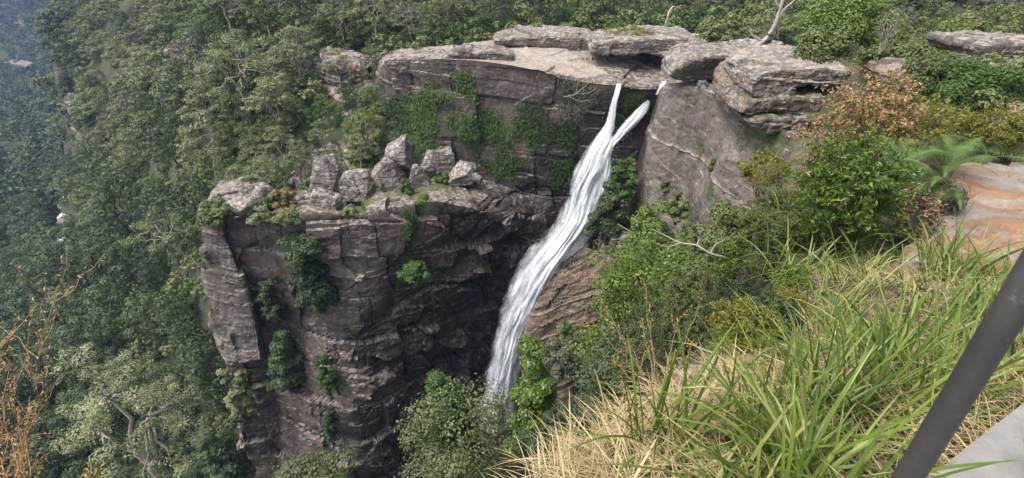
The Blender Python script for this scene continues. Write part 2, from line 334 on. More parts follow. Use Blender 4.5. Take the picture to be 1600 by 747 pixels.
def cliff_disp(P, N, big=1.0, mid=.5, small=.18, lay=.35, sc=1.0, seed=0, dip=.06, facet=None):
    """blocky sandstone: beds, joints and facets; returns displacement and a tone per block"""
    Pw = P + .5*np.stack([fbm(P*.15, 2, 50+seed), fbm(P*.15, 2, 60+seed), .5*fbm(P*.15, 2, 70+seed)], 1)*min(1, sc) + .05*sc*np.stack([fbm(P*1.4, 2, 51+seed), fbm(P*1.4, 2, 61+seed), fbm(P*1.4, 2, 71+seed)], 1)
    Pw[:, 2] += dip*Pw[:, 0]
    d1, t1, ze, xe = brick(Pw, 4.8*sc, 7.5*sc, 100+seed); D = big*1.25*d1 - big*.35*np.exp(-(ze/(.12*sc))**2) - big*.25*np.exp(-(xe/(.10*sc))**2); tone = t1*.35
    d1, t1, ze, xe = brick(Pw, 2.1*sc, 4.0*sc, 110+seed); gate = sstep(-.2, .5, fbm(P*.16/sc, 2, 98+seed)); D += mid*(1.0*d1 - .22*np.exp(-(ze/(.07*sc))**2))*(.35+.65*gate); tone = tone+t1*.3
    r1, r2, r3, off, e = voro(Pw*np.array([1/6., 1/6., 1/5.])/sc, 10+seed); D += big*.55*((r1-.5) + (off[:, 0]*(r2-.5)+off[:, 2]*(r3-.5))*2.2)
    r1, r2, r3, off, e = voro(Pw*np.array([1/1.0, 1/1.0, 1/.6])/sc, 30+seed); D += small*((r1-.5) + (off[:, 0]*(r2-.5)+off[:, 2]*(r3-.5))*1.6); tone = tone+r3*.35
    if facet is not None:
        f = facet(P); r1, r2, r3, off, e = voro(P*np.array([1/3.8, 1/3.8, 1/2.6]), 40+seed); D += f*1.5*((r1-.5)*1.0 + (off[:, 0]*(r2-.5)+off[:, 2]*(r3-.5))*2.4)
        r1, r2, r3, off, e = voro(P*np.array([1/1.0, 1/1.0, 1/.8]), 45+seed); D += f*.20*((r1-.5) + (off[:, 0]*(r2-.5)+off[:, 2]*(r3-.5))*2.2)
    z = Pw[:, 2]; q = z/(.75*sc); k = np.floor(q).astype(np.int64); D += lay*.6*(h3(k, np.floor(Pw[:, 0]/(6*sc)).astype(np.int64), k*0, 90+seed)-.5)
    D += .10*min(1, sc)*fbm(P*1.1, 4, 95+seed)
    return D, tone
def loft(name, ctrl, counts, step, mat, dispargs, wetf=None, mossf=None, nblur=10, gain=None, label=None, kind='structure', cat=None, smooth=False, top=None):
    G = resample_rows(resample_cols(np.asarray(ctrl, float), step), counts)
    nr, nc, _ = G.shape; N = grid_normals(blur(G, nblur)); P = G.reshape(-1, 3); Nf = N.reshape(-1, 3)
    D, tone = cliff_disp(P, Nf, **dispargs)
    if gain is not None: D = D*gain(P)
    V = P + Nf*D[:, None]; n2 = grid_normals(V.reshape(nr, nc, 3)).reshape(-1, 3)
    wet = wetf(V) if wetf else np.zeros(len(V)); moss = mossf(V, n2) if mossf else np.zeros(len(V))
    o = mk(name, V, grid_faces(nr, nc), mat, smooth=smooth, attrs={'tone': tone, 'wet': wet, 'moss': moss}); tag(o, label, cat, kind=kind)
    if top is not None:
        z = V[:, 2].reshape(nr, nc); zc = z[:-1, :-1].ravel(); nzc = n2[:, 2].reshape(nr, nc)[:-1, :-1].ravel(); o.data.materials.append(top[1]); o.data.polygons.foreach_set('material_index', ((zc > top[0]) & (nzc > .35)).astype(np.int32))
    return V, n2
def col(*a): return [at(*p) for p in a]
cc = [
 col((362,800,48.5),(374,640,49.2),(345,545,50),(322,440,50.5),(316,348,51),(335,320,57),(345,306,62),(350,290,66),(360,250,74)),
 col((395,800,48),(405,640,48.6),(385,545,49.6),(362,440,50),(356,340,50.4),(378,318,57),(390,300,62),(395,285,68),(400,220,80)),
 col((430,800,48.4),(440,640,49.4),(436,545,50.4),(415,440,50.7),(405,338,50.0),(425,312,58),(428,270,66),(430,190,80),(430,130,90)),
 col((490,800,47),(490,660,46.5),(486,560,48),(480,430,49.8),(488,335,50),(500,292,60),(508,230,70),(515,142,80),(515,92,84)),
 col((560,800,46.5),(560,670,45.5),(560,560,47.5),(558,430,49.5),(560,336,51),(575,291,61),(580,200,71),(582,126,75),(586,90,79)),
 col((630,800,49),(625,670,49),(622,560,50),(618,430,51),(615,326,51.5),(620,283,62),(615,180,66),(605,100,66.5),(600,82,80)),
 col((690,800,53),(690,660,53.5),(690,550,54),(682,430,53),(680,315,52.5),(690,273,63),(690,180,63.3),(690,92,63),(680,72,80)),
 col((740,800,56),(745,660,56.5),(750,550,57),(752,440,56),(755,330,54.5),(760,281,61.5),(765,190,61.8),(768,97,61.5),(765,60,79)),
 col((775,800,58),(780,660,58.5),(795,550,59),(805,450,58.5),(815,340,57),(812,298,60.5),(830,200,60.3),(840,108,59.5),(822,52,79)),
 col((800,800,58.6),(805,660,59),(830,550,59.4),(855,450,59.4),(872,350,59.3),(880,300,59.8),(895,210,59.5),(905,124,58.6),(890,52,79)),
 col((840,800,59.2),(845,660,59.4),(870,550,59.6),(900,450,59.6),(922,350,59.4),(928,290,59.4),(945,200,58.9),(960,133,58.0),(950,50,79)),
 col((900,800,60),(905,660,60),(930,550,60),(955,450,60),(975,350,60),(985,290,59.8),(1000,200,59.2),(1022,134,58.6),(1030,50,79)),
 col((940,800,61),(945,660,61),(970,550,61),(995,450,61),(1015,350,61),(1028,290,61),(1044,200,60.6),(1060,128,60),(1070,51,79)),
 col((990,800,62),(990,660,62),(1010,550,62),(1040,450,62),(1060,350,62),(1075,290,62),(1090,200,62),(1140,110,61),(1160,50,79)),
]
cc = np.array(cc); back = cc[0].copy(); back[:, 0] += np.array([3, 3, 3, 3, 3, 2, 1, 0, 0]); back[:, 1] += np.array([16, 16, 15, 14, 13, 8, 5, 2, 0])
cc = np.concatenate([back[None], cc])
def blobs(lst):
    cs = [(at(u, v, Y), r) for u, v, Y, r in lst]
    def f(V):
        w = np.zeros(len(V))
        for c, r in cs: w = np.maximum(w, np.exp(-((V-c)**2).sum(1)/(r*r)))
        return w
    return f
wetA_ = blobs([(620,520,51.5,5),(650,430,52.5,4),(700,720,52,9),(760,520,57.5,7),(700,560,54,9),(740,640,56,9),(670,700,53,8),(640,760,50,7),(790,400,58,7),(830,330,59,5),(760,470,56,8),(850,440,59,8),(600,640,49,5),(560,740,47,4),(960,190,58,3.5),(740,360,55,3.5),(720,420,54.5,4),(890,250,59,4),(660,600,53,5)])
wetA = lambda V: np.clip(wetA_(V)*1.35, 0, 1)
mossA0 = blobs([(560,318,53,3),(640,305,56,3),(690,300,58,3),(720,190,63,4.5),(790,210,61,4.5),(640,190,65,4.5),(640,430,51,2.0),(430,580,50,4),(480,440,50,3),(520,600,47,3),(360,290,58,4),(450,310,57,3.5),(680,140,63,3), (860,200,60,3)])
def mossA(V, n): return mossA0(V)*.85*(.45+.55*np.clip(n[:, 2]+.5, 0, 1))
gl = blobs([(680,650,54,9),(640,560,51,7),(740,560,57,8),(760,390,57,6)])
ledge_gain = lambda P: np.where(P[:, 2] > -27.2, np.where(P[:, 2] > -12.4, .24, .6), 1.0)
CV, CN = loft('cliff', cc, (90, 90, 70, 76, 60, 56, 66, 80), .125, M['cliff'], dict(seed=0, sc=1.1, mid=.6, small=.06, lay=.08, big=1.1, facet=lambda P: np.clip(gl(P)*1.4, 0, 1)), wetA, mossA, gain=ledge_gain, top=(-13.2, M['top']))

rc = [
 col((1030,132,60),(1030,140,57),(1012,200,57.6),(985,280,58),(955,350,58),(900,480,58)),
 col((1048,131,57),(1040,138,53.5),(1026,200,53.4),(1014,280,53),(998,350,52.5),(940,520,51)),
 col((1095,128,53),(1092,138,49.5),(1083,220,49.2),(1070,290,49),(1058,360,48.5),(1000,540,45)),
 col((1145,138,49),(1136,160,46),(1110,250,45.8),(1085,310,45.8),(1072,390,45),(1030,570,40)),
 col((1195,172,44),(1162,196,41),(1132,250,41),(1108,320,41.4),(1092,410,41),(1050,600,36)),
 col((1260,192,41),(1212,204,37),(1200,260,36.5),(1180,330,36),(1165,410,35),(1100,640,30)),
 col((1330,212,38),(1290,226,33),(1270,290,31),(1250,350,29),(1230,430,27),(1160,660,23)),
]
rc = np.array([[c[0]+np.array([9, 7, -.6])]+c for c in rc])
wetB = blobs([(1010,165,57,2.0),(985,240,58,3)])
mossB0 = blobs([(1190,205,40,2.5),(1230,215,37,3),(1095,230,48,1.0),(1120,300,42,1.6),(1070,330,47,2.5),(1150,300,41,1.5),(1000,330,53,3),(985,430,50,5),(1010,520,44,6)])
loft('cliff', rc, (30, 24, 60, 66, 66, 100), .125, M['face'], dict(big=.22, mid=.18, small=.05, lay=.08, seed=3, sc=1.9), wetB, lambda V, n: mossB0(V)*.8)
spur = np.array([
 col((905,386,57),(890,400,57),(850,470,56),(830,540,55),(845,640,54)),
 col((893,384,54),(874,402,53),(834,480,51.4),(812,550,50.6),(828,640,49)),
 col((920,388,52.8),(905,430,51.6),(872,500,50.6),(850,565,49.6),(858,650,48)),
 col((950,398,52.5),(940,436,51),(918,508,50),(893,580,49),(895,660,47)),
 col((985,410,53),(980,450,52),(965,520,51),(940,600,50),(930,680,48)),
])
spw = blobs([(885,395,54,2.0),(812,560,50.6,1.5)])
loft("cliff", spur, (14, 60, 56, 60), .1, M['spur'], dict(big=.5, mid=.28, small=.08, lay=.25, seed=6, sc=.9, dip=-.5), spw, None, nblur=6)
ls = np.array([
 col((330,338,54.70),(332,440,54.70),(352,530,53.70),(366,566,53.20)),
 col((314,346,51.10),(319,440,50.50),(339,540,49.50),(354,566,49.10)),
 col((326,341,49.90),(345,425,49.30),(366,515,48.40),(378,566,48.30)),
 col((340,340,50.10),(370,410,49.30),(396,488,48.50),(408,560,48.40)),
 col((344,340,53.20),(376,410,52.70),(402,488,51.70),(414,560,51.20)),
])
loft('cliff', ls, (50, 60, 30), .1, M['face'], dict(big=.5, mid=.25, small=.1, lay=.15, seed=8), None, None, nblur=5)
# broken cliff bands among the trees
def band(pts, h, depth, seed, mat='cliff', mossv=.2):
    c = []
    for u, v, Y in pts:
        T = at(u, v, Y); b = T-np.array([0, 0, h]); c.append([T+np.array([0, depth, .8]), T, T*.5+b*.5+np.array([0, .4, 0]), b+np.array([0, 1.2, 0]), b+np.array([0, -1, -4])])
    loft('cliff', np.array(c), (16, 24, 24, 16), max(.3, pts[0][2]*.0025), M[mat], dict(big=.9, mid=.5, small=.2, seed=seed), None, lambda V, n: mossv+0*V[:, 0])
band([(452,104,88),(478,98,84),(515,100,79.5),(545,104,78),(575,108,77)], 5.5, 6, 11)
band([(240,82,112),(262,80,108),(290,90,104),(320,112,101)], 6.5, 6, 12)
band([(-60,30,600),(-20,28,580),(15,34,560),(45,50,540),(70,80,520)], 34, 14, 15, 'cliff', 0)
band([(-40,105,480),(5,98,470),(40,104,455)], 12, 10, 16, 'cliff', 0)
band([(88,150,160),(104,165,152),(120,205,148),(138,225,144),(152,258,140)], 20, 9, 14)
# ------------------------------------------------------------------ water
def water_mat():
    t = NT('white_water'); uv = t.n('TexCoord').outputs['UV']
    w = t.n('TexNoise'); t.put(w.inputs['Vector'], t.mapping(uv, (.8, .35, 1))); w.inputs['Scale'].default_value = 1.0; w.inputs['Detail'].default_value = 3
    va = t.n('VectorMath', operation='MULTIPLY_ADD'); t.put(va.inputs[0], w.outputs[1]); va.inputs[1].default_value = (.5, 1.6, 0); t.put(va.inputs[2], uv); uvw = va.outputs[0]
    s1 = t.noise(t.mapping(uvw, (2.3, .5, 1)), 1.6, 10, .75); s2 = t.noise(t.mapping(uvw, (1.1, .22, 1)), 1.0, 5, .6); s3 = t.noise(t.mapping(uvw, (6, 3.2, 1)), 1.5, 8, .78)
    edge = t.attr('edge'); d = t.math('ADD', t.math('ADD', t.math('MULTIPLY', s1, .42), t.math('MULTIPLY', s2, .50)), t.math('MULTIPLY', s3, .28))
    a = t.math('MULTIPLY', t.step(t.math('SUBTRACT', t.math('ADD', d, .26), t.math('MULTIPLY', edge, .92)), .28, .80), .97)
    t.put(t.b.inputs['Base Color'], t.mix(t.step(d, .46, .72), (.34, .38, .42), (.82, .83, .84))); t.b.inputs['Roughness'].default_value = .7; t.b.inputs['Specular IOR Level'].default_value = .2
    t.put(t.b.inputs['Normal'], t.bump(d, .35, .1)); t.put(t.b.inputs['Alpha'], a); return t.m
M['water'] = water_mat()
def stream(rows, step=.12, bulge=.5, seed=0, push=0, wmul=1.0, parent=None, fade=0):
    """rows: (u_left, u_right, v, Y) from the lip down; a bulging sheet with runnels along the fall"""
    L = np.array([at(a, v, Y) for a, b, v, Y in rows]); Rr = np.array([at(b, v, Y) for a, b, v, Y in rows])
    c = (L+Rr)/2; half = (Rr-L)/2*wmul; ln = np.concatenate([[0], np.cumsum(np.linalg.norm(np.diff(c, axis=0), axis=1))])
    n = int(ln[-1]/step); t = np.interp(np.linspace(0, ln[-1], n), ln, np.arange(len(ln))); c = catmull(c, t); half = catmull(half, t); s = np.linspace(0, ln[-1], n); half = half*(1+.22*fbm(np.stack([s*.28, s*0+seed, s*0], 1), 3, seed+9))[:, None]
    m = 44; x = np.linspace(-1, 1, m); G = c[:, None] + half[:, None]*x[None, :, None]
    wd = np.linalg.norm(half, axis=1)
    q = np.stack([np.broadcast_to(x[None]*wd[:, None]*2.6, (n, m)).ravel(), np.repeat(s*.22, m), np.full(n*m, seed*3.1)], 1)
    bl = (bulge*np.minimum(1, wd/1.6))[:, None]*(1-np.abs(x[None])**2.5) + (.16*fbm(q, 4, seed)).reshape(n, m)*np.minimum(1, wd/1.2)[:, None] + push
    G[:, :, 1] -= bl*.9; G[:, :, 2] += bl*.25
    wob = (.35*fbm(np.stack([s*.5, s*0, s*0+seed], 1), 3, seed+5)); G[:, :, 0] += wob[:, None]*.25
    uv = np.stack([np.broadcast_to(x[None]*wd[:, None], (n, m)).ravel()+seed*7.7, np.repeat(s, m)], 1)
    e = np.broadcast_to(np.abs(x)[None]**2.2, (n, m)).ravel()
    e = e + 1.1*np.repeat(1-sstep(0, max(fade, .01), s), m) if fade else e
    return mk('stream', G.reshape(-1, 3), grid_faces(n, m), M['water'], parent, True, attrs={'edge': e}, uv=uv)
wf = thing('waterfall', 'white waterfall dropping in two joined streams past dark wet rock into the gorge', 'waterfall')
left = [(962,971,131,57.6),(957,969,150,57.0),(949,966,172,56.8),(941,962,195,56.6),(930,957,216,56.2),(912,951,240,55.6),(898,940,270,55.0),(890,925,300,54.7),(880,915,335,54.4)]
right = [(1012,1026,147,57.6),(1006,1019,155,57.5),(999,1014,165,57.4),(980,1003,185,57),(962,985,205,56.6),(947,968,222,56.2),(934,958,242,55.8),(925,955,270,55.4),(912,950,300,55),(900,938,335,54.6)]
main = [(898,958,255,55.2),(888,952,285,54.8),(880,944,315,54.4),(872,934,345,54),(850,914,375,53.6),(826,900,400,53.2),(808,880,430,52.8),(795,860,465,52.6),(782,838,505,52.4),(772,822,545,52.4),(762,810,585,52.4),(754,802,625,52.4),(748,796,670,52.4)]
for k, (rw, w, p) in enumerate([(left, 1.25, 0), (left, .9, .25), (right, 1.25, 0), (right, .85, .25), (main, 1.42, -.15), (main, 1.2, 0), (main, 1.0, .3), (main, .7, .6)]):
    stream(rw, seed=k+1, push=p, wmul=w, parent=wf, fade=7 if rw is main else 1.6 if rw is right else 0)
stream([(1033,1043,127,58.4),(1029,1041,133,57.6),(1025,1037,141,57.2),(1022,1033,148,57.1)], seed=12, parent=wf)
# spray drops thrown off the fall
def drops(n, rows, spread, size):
    c = np.array([at((a+b)/2, v, Y-.5) for a, b, v, Y in rows]); h = np.array([abs((at(b, v, Y)-at(a, v, Y))[0])/2 for a, b, v, Y in rows]); t = rng.uniform(0, len(rows)-1, n)
    p = catmull(c, t); hw = np.interp(t, np.arange(len(h)), h); p[:, 0] += rng.normal(0, 1, n)*hw*spread; p[:, 1] -= np.abs(rng.normal(0, .5, n)); p[:, 2] += rng.normal(0, .4, n)
    s = size*rng.uniform(.4, 1.4, n)[:, None]; V = np.stack([p+s*np.array([-1, 0, 0]), p+s*np.array([0, .3, -1.6]), p+s*np.array([1, 0, 0]), p+s*np.array([0, -.3, 1.6])], 1).reshape(-1, 3)
    return V, np.arange(4*n).reshape(-1, 4)
dm = plain('spray', (.82, .84, .86), .6, .05); mb = MB()
for rw, n in ((left[3:], 300), (right[4:], 300), (main, 1800)): mb.add(*drops(n, rw, .6, .03))
mb.build('spray', dm, wf)
# creek far down the valley
wpts = np.array([at(u, v, Y) for u, v, Y in [(112,300,190),(108,330,165),(108,350,154),(98,368,147),(105,385,140),(92,402,134),(96,425,128)]]); wpts[:, 2] = farz(wpts[:, 0], wpts[:, 1]) + 1.0
cl = catmull(wpts, np.linspace(0, 6, 60)); sd = np.stack([np.full(60, 2.0), np.zeros(60), np.zeros(60)], 1)*(1+.5*np.sin(np.arange(60)*.7))[:, None]
t = NT('creek_water'); t.put(t.b.inputs['Base Color'], t.ramp(t.noise(t.n('NewGeometry').outputs['Position'], .6, 6, .7), [(.42, (.03, .035, .03)), (.56, (.6, .62, .62))])); t.b.inputs['Roughness'].default_value = .3; M['creek'] = t.m
G = np.stack([cl-sd, cl, cl+sd], 1); tag(mk('water', G.reshape(-1, 3), grid_faces(60, 3), M['creek'], smooth=True), 'thin pale creek among boulders in the valley forest', kind='structure')

# ------------------------------------------------------------------ rocks that lie on the ledges
def remeshed(V, F, vox, smooth=2):
    me = bpy.data.meshes.new('tmp'); me.from_pydata([tuple(map(float, v)) for v in V], [], [tuple(map(int, f)) for f in F]); o = bpy.data.objects.new('tmp', me); C.objects.link(o)
    m = o.modifiers.new('r', 'REMESH'); m.mode = 'VOXEL'; m.voxel_size = vox
    if smooth:
        s = o.modifiers.new('s', 'SMOOTH'); s.factor = .5; s.iterations = smooth
    dg = bpy.context.evaluated_depsgraph_get(); ev = o.evaluated_get(dg); e = ev.to_mesh(); n = len(e.vertices)
    P = np.empty(n*3, np.float32); e.vertices.foreach_get('co', P); N = np.empty(n*3, np.float32); e.vertex_normals.foreach_get('vector', N)
    Q = np.array([tuple(p.vertices) if len(p.vertices) == 4 else tuple(p.vertices)+(p.vertices[0],) for p in e.polygons], np.int32)
    ev.to_mesh_clear(); bpy.data.objects.remove(o); bpy.data.meshes.remove(me); return P.reshape(-1, 3).astype(float), N.reshape(-1, 3).astype(float), Q
def hull(pts):
    bm = bmesh.new(); [bm.verts.new(tuple(p)) for p in pts]; r = bmesh.ops.convex_hull(bm, input=bm.verts)
    bmesh.ops.delete(bm, geom=[v for v in bm.verts if not v.link_faces], context='VERTS'); bmesh.ops.recalc_face_normals(bm, faces=bm.faces); bm.verts.index_update()
    V = [tuple(v.co) for v in bm.verts]; F = [tuple(v.index for v in f.verts) for f in bm.faces]; bm.free(); return V, F
def rock(name, label, cat, loc, V, F, vox, mat, disp, wetv=0, mossv=.0, group=None, smooth=0, seed=0, shade=False):
    P, N, Q = remeshed(V, F, vox, smooth); W_ = P+np.asarray(loc); D, tone = cliff_disp(W_, N, seed=seed, **disp); P = P + N*D[:, None]
    moss = mossv*np.clip(N[:, 2]+.2, 0, 1)
    o = mk(name, P, Q, M[mat], smooth=shade, attrs={'tone': tone, 'wet': np.full(len(P), wetv), 'moss': moss}); o.location = tuple(map(float, loc)); return tag(o, label, cat, group)
def outline_rock(name, label, pts, Y, depth, vox, mat, disp, back=.92, lean=(0, 0), cat='rock', rise=0, drop=.22, **k):
    """front outline of a rock at its own distance, carried back to its real thickness; lean = (sideways, up) per metre of depth"""
    v0 = min(p[1] for p in pts); v1 = max(p[1] for p in pts); pts = [(u, v+drop*(v1-v0)*max(0, 1-(v-v0)/(.6*(v1-v0)))) for u, v in pts]
    P = np.array([at(u, v, Y) for u, v in pts]); c = P.mean(0); base = np.array([c[0], Y+depth/2, P[:, 2].min()])
    ys = np.zeros(len(P)) + (P[:, 2]-P[:, 2].min())/max(1e-6, np.ptp(P[:, 2]))*rise; P[:, 1] += ys
    B = c + (P-c)*back; B[:, 1] = Y+depth; B[:, 0] += lean[0]*depth; B[:, 2] += lean[1]*depth; n = len(P)
    mid = c+(P-c)*1.02; mid[:, 1] = Y+depth*.45; mid[:, 0] += lean[0]*depth*.45; mid[:, 2] += lean[1]*depth*.45
    V = np.concatenate([P, mid, B])-base; F = [list(range(n))[::1], [2*n+i for i in range(n)][::-1]]
    for s in (0, n):
        for i in range(n): j = (i+1) % n; F.append([s+j, s+i, s+n+i, s+n+j])
    return rock(name, label, cat, base, V, F, vox, mat, disp, **k)
def boulder(label, u, v, wp, hp, Y, seed, depth=None, mat='boulder', cut=.32, name='boulder', group='boulders lying on the ledge', top=None, vox=None, mossv=.1, disp=None):
    """angular block; u, v is the middle of its foot"""
    r = np.random.default_rng(seed); f = at(u, v, Y); sc = Y/(F0*cp+(373.5-v)*sp); w = wp*sc; h = hp*sc*1.02; d = depth or w*.9
    q = r.normal(size=(15 if cut > .25 else 11, 3)); q = q/np.abs(q).max(1, keepdims=True); q = q*r.uniform(.8, 1.0, (len(q), 1)); k = np.array([[sx, sy, -1] for sx in (-.85, .85) for sy in (-.85, .85)]); q = np.concatenate([q, k*r.uniform(.75, 1.1, (4, 1))])
    q[:, :2] *= (1-.5*cut*np.clip(q[:, 2:], 0, 1)); q = q/np.abs(q).max(0); pts = [np.array([p[0]*w/2, p[1]*d/2, (p[2]+1)*h/2]) for p in q]
    if top is not None:
        pts = [p*np.array([1, 1, min(1, (1.22-abs(p[0]/w-top)*1.0))]) for p in pts] + [np.array([top*w, -.1*d, h]), np.array([top*w*.3, d*.35, h*.93])]
    a = r.uniform(-.5, .5); ca, sa = math.cos(a), math.sin(a); pts = [np.array([p[0]*ca-p[1]*sa, p[0]*sa+p[1]*ca, p[2]-.12*h]) for p in pts]
    tx, ty = r.uniform(-.2, .2, 2); pts = [np.array([p[0]+tx*p[2], p[1]+ty*p[2], p[2]-tx*p[0]-ty*p[1]]) for p in pts]; V, F = hull(pts)
    return rock(name, label, 'boulder', f, V, F, vox or max(.05, w/42), mat, disp or dict(big=.12, mid=.10, small=.07, lay=.06, sc=.6), mossv=mossv, group=group, smooth=1, seed=seed)
B = boulder
B('wedge shaped boulder with a dark shaded front, largest at the left of the ledge group', 516, 292, 52, 60, 57, 3, top=-.1)
B('small brownish boulder tucked behind the wedge shaped one', 488, 286, 40, 48, 61, 4, top=.15)
B('pale cube like boulder perched on the cliff edge below the wedge shaped one', 514, 326, 44, 42, 53, 35, cut=.22)
B('brown rounded boulder right of the wedge shaped one', 561, 306, 52, 46, 56, 6, cut=.4)
B('broad pale boulder with a peaked top at the back of the group', 630, 252, 66, 48, 63.5, 7, top=.2)
B('pointed grey boulder with a bright sloping top in the middle of the ledge', 608, 296, 56, 54, 58.5, 8, top=.12)
B('squat grey boulder just right of the pointed one', 655, 286, 38, 38, 59, 9, cut=.4)
B('narrow tilted boulder leaning against the tall upright block', 673, 270, 36, 40, 62, 10, top=.2)
B('tall upright block with a dark flat front beside the upper wall', 700, 272, 32, 58, 61.5, 21, cut=.14)
B('low dark boulder at the right end of the ledge group', 722, 280, 44, 36, 60, 12, cut=.36)
B('small standing stone touching the dark boulder at the right end', 741, 272, 14, 24, 60.5, 13)
B('little flat stone lying at the foot of the standing stone', 744, 281, 20, 12, 59.5, 14)
B('flat pale boulder at the edge above the left cliff corner', 382, 331, 44, 28, 51, 15, cut=.36)
B('brownish boulder half hidden in shrubs above the left cliff corner', 408, 308, 40, 26, 55, 16, cut=.4)
B('small brown stone between the shrubs and the perched cube like boulder', 470, 322, 18, 20, 54, 17)
B('lone small stone lying under the ledge overhang', 562, 437, 14, 10, 48.5, 18)
for i, (u, v, w, h, Y, l) in enumerate([(122,332,22,16,160,'round brown boulder highest up the valley creek bed'), (104,346,26,14,153,'broad boulder in the valley creek bed below the round brown one'), (120,362,18,12,147,'small boulder at the right bank of the valley creek'),
    (96,378,22,12,141,'flat boulder at the left bank of the valley creek'), (106,394,16,10,136,'lowest boulder in sight in the valley creek bed')]):
    B(l, u, v, w, h, Y, 60+i, cut=.4, group='boulders in the valley creek', vox=.14); o = C.objects[-1]; o.location.z = float(farz(o.location.x, o.location.y)[0])
DS = dict(big=.24, mid=.22, small=.09, lay=.16, sc=.5)
O = outline_rock
O('rock_slab', 'overhanging pale grey slab at the left end of the upper wall', [(600,90),(607,85),(640,84),(690,86),(692,100),(688,116),(660,117),(630,116),(612,108),(602,98)], 64.2, 7, .13, 'slab', DS, mossv=.15)
O('rock_block', 'pale square block under the overhanging grey slab', [(611,118),(640,117),(643,143),(614,141)], 65.2, 4, .12, 'slab', dict(big=.1, mid=.12, small=.06, lay=.1), cat='rock')
O('rock_block', 'thin ledge block beside the pale square block', [(645,119),(690,118),(690,132),(660,140),(648,132)], 64.6, 4, .12, 'cliff', DS, cat='rock', mossv=.3)
O('rock_slab', 'rounded raised block on the rim right of the overhanging slab', [(690,92),(712,78),(716,70),(732,71),(736,78),(772,76),(800,84),(800,100),(690,108)], 63.2, 5, .12, 'cliff', DS)
O('rock_slab', 'long low terrace of pale rock below the plateau trees', [(770,68),(772,60),(800,55),(860,52),(905,52),(935,60),(940,76),(920,80),(860,74),(800,72)], 71, 9, .15, 'slab', DS, lean=(.05, .03))
O('rock_slab', 'second terrace slab overhanging the creek bed behind the falls', [(925,82),(930,66),(965,57),(1010,53),(1060,50),(1100,58),(1108,72),(1085,84),(1060,94),(1030,88),(985,84),(950,86)], 65, 10, .14, 'slab', DS, lean=(.05, .03))
O('rock_slab', 'big dark fronted slab right above the falls', [(1044,118),(1052,104),(1072,88),(1100,80),(1150,78),(1196,82),(1202,92),(1198,108),(1172,118),(1150,124),(1100,124),(1060,126)], 52, 7, .11, 'slab', DS, lean=(.12, .02), rise=-1.6, drop=.1)
for i, (u, v, w, h, l) in enumerate([(1098, 140, 15, 14, 'small grey stone wedged under the left end of the big dark slab'), (1112, 148, 22, 20, 'rounded stone wedged under the middle of the big dark slab'), (1132, 150, 24, 24, 'rounded stone wedged under the big dark slab nearest the reddish block')]):
    B(l, u, v, w, h, 50, 80+i, cut=.42, group='stones under the slab')
O('rock_block', 'reddish upright block left of the layered rock pile', [(1134,172),(1140,140),(1150,118),(1166,102),(1192,96),(1218,92),(1222,104),(1204,118),(1186,140),(1180,160),(1166,174),(1144,178)], 42, 6, .09, 'spur', DS, lean=(.15, .03), cat='rock')
O('rock_slab', 'grey topped boulder capping the layered rock pile', [(1172,146),(1178,122),(1196,104),(1230,94),(1290,96),(1330,104),(1336,122),(1310,136),(1270,130),(1240,136),(1238,148),(1210,154),(1185,154)], 38, 8, .09, 'slab', DS, lean=(.1, .04), mossv=.15)
O('rock_slab', 'dark layered slab under the grey topped boulder', [(1158,178),(1172,156),(1200,150),(1250,148),(1320,146),(1330,170),(1300,176),(1262,176),(1232,178),(1200,174),(1170,180)], 37.4, 6, .09, 'cliff', DS, cat='rock', mossv=.5)
O('rock_slab', 'lowest thin slab of the layered rock pile', [(1170,190),(1200,180),(1250,182),(1310,178),(1320,196),(1270,202),(1210,204),(1180,202)], 36.6, 5, .09, 'face', DS, mossv=.6)
B('pale rounded rock on the plateau beside the dead tree', 1212, 92, 38, 30, 50, 90, cut=.42, name='boulder', group='rocks on the plateau')
B('heap of pale rock behind the big dark slab', 1165, 84, 60, 24, 57, 91, cut=.42, group='rocks on the plateau')
B('little white rounded stone between slab and rock pile', 1206, 92, 20, 16, 46, 92, cut=.42, group='rocks on the plateau')
O('rock_slab', 'upper grey slab at the right edge above the yellow shrubs', [(1535,92),(1540,68),(1570,62),(1640,64),(1720,66),(1720,98),(1600,98),(1560,96)], 25, 4, .06, 'slab', DS)
O('rock_slab', 'lower grey slab at the right edge above the fern', [(1545,146),(1550,110),(1580,102),(1640,104),(1720,106),(1720,150),(1600,152)], 22, 4, .06, 'slab', DS)
O('rock_slab', 'thin dark ledge rock behind the orange leaved shrub', [(1400,120),(1440,108),(1500,106),(1530,112),(1530,136),(1470,146),(1410,140)], 24, 3, .06, 'cliff', DS)
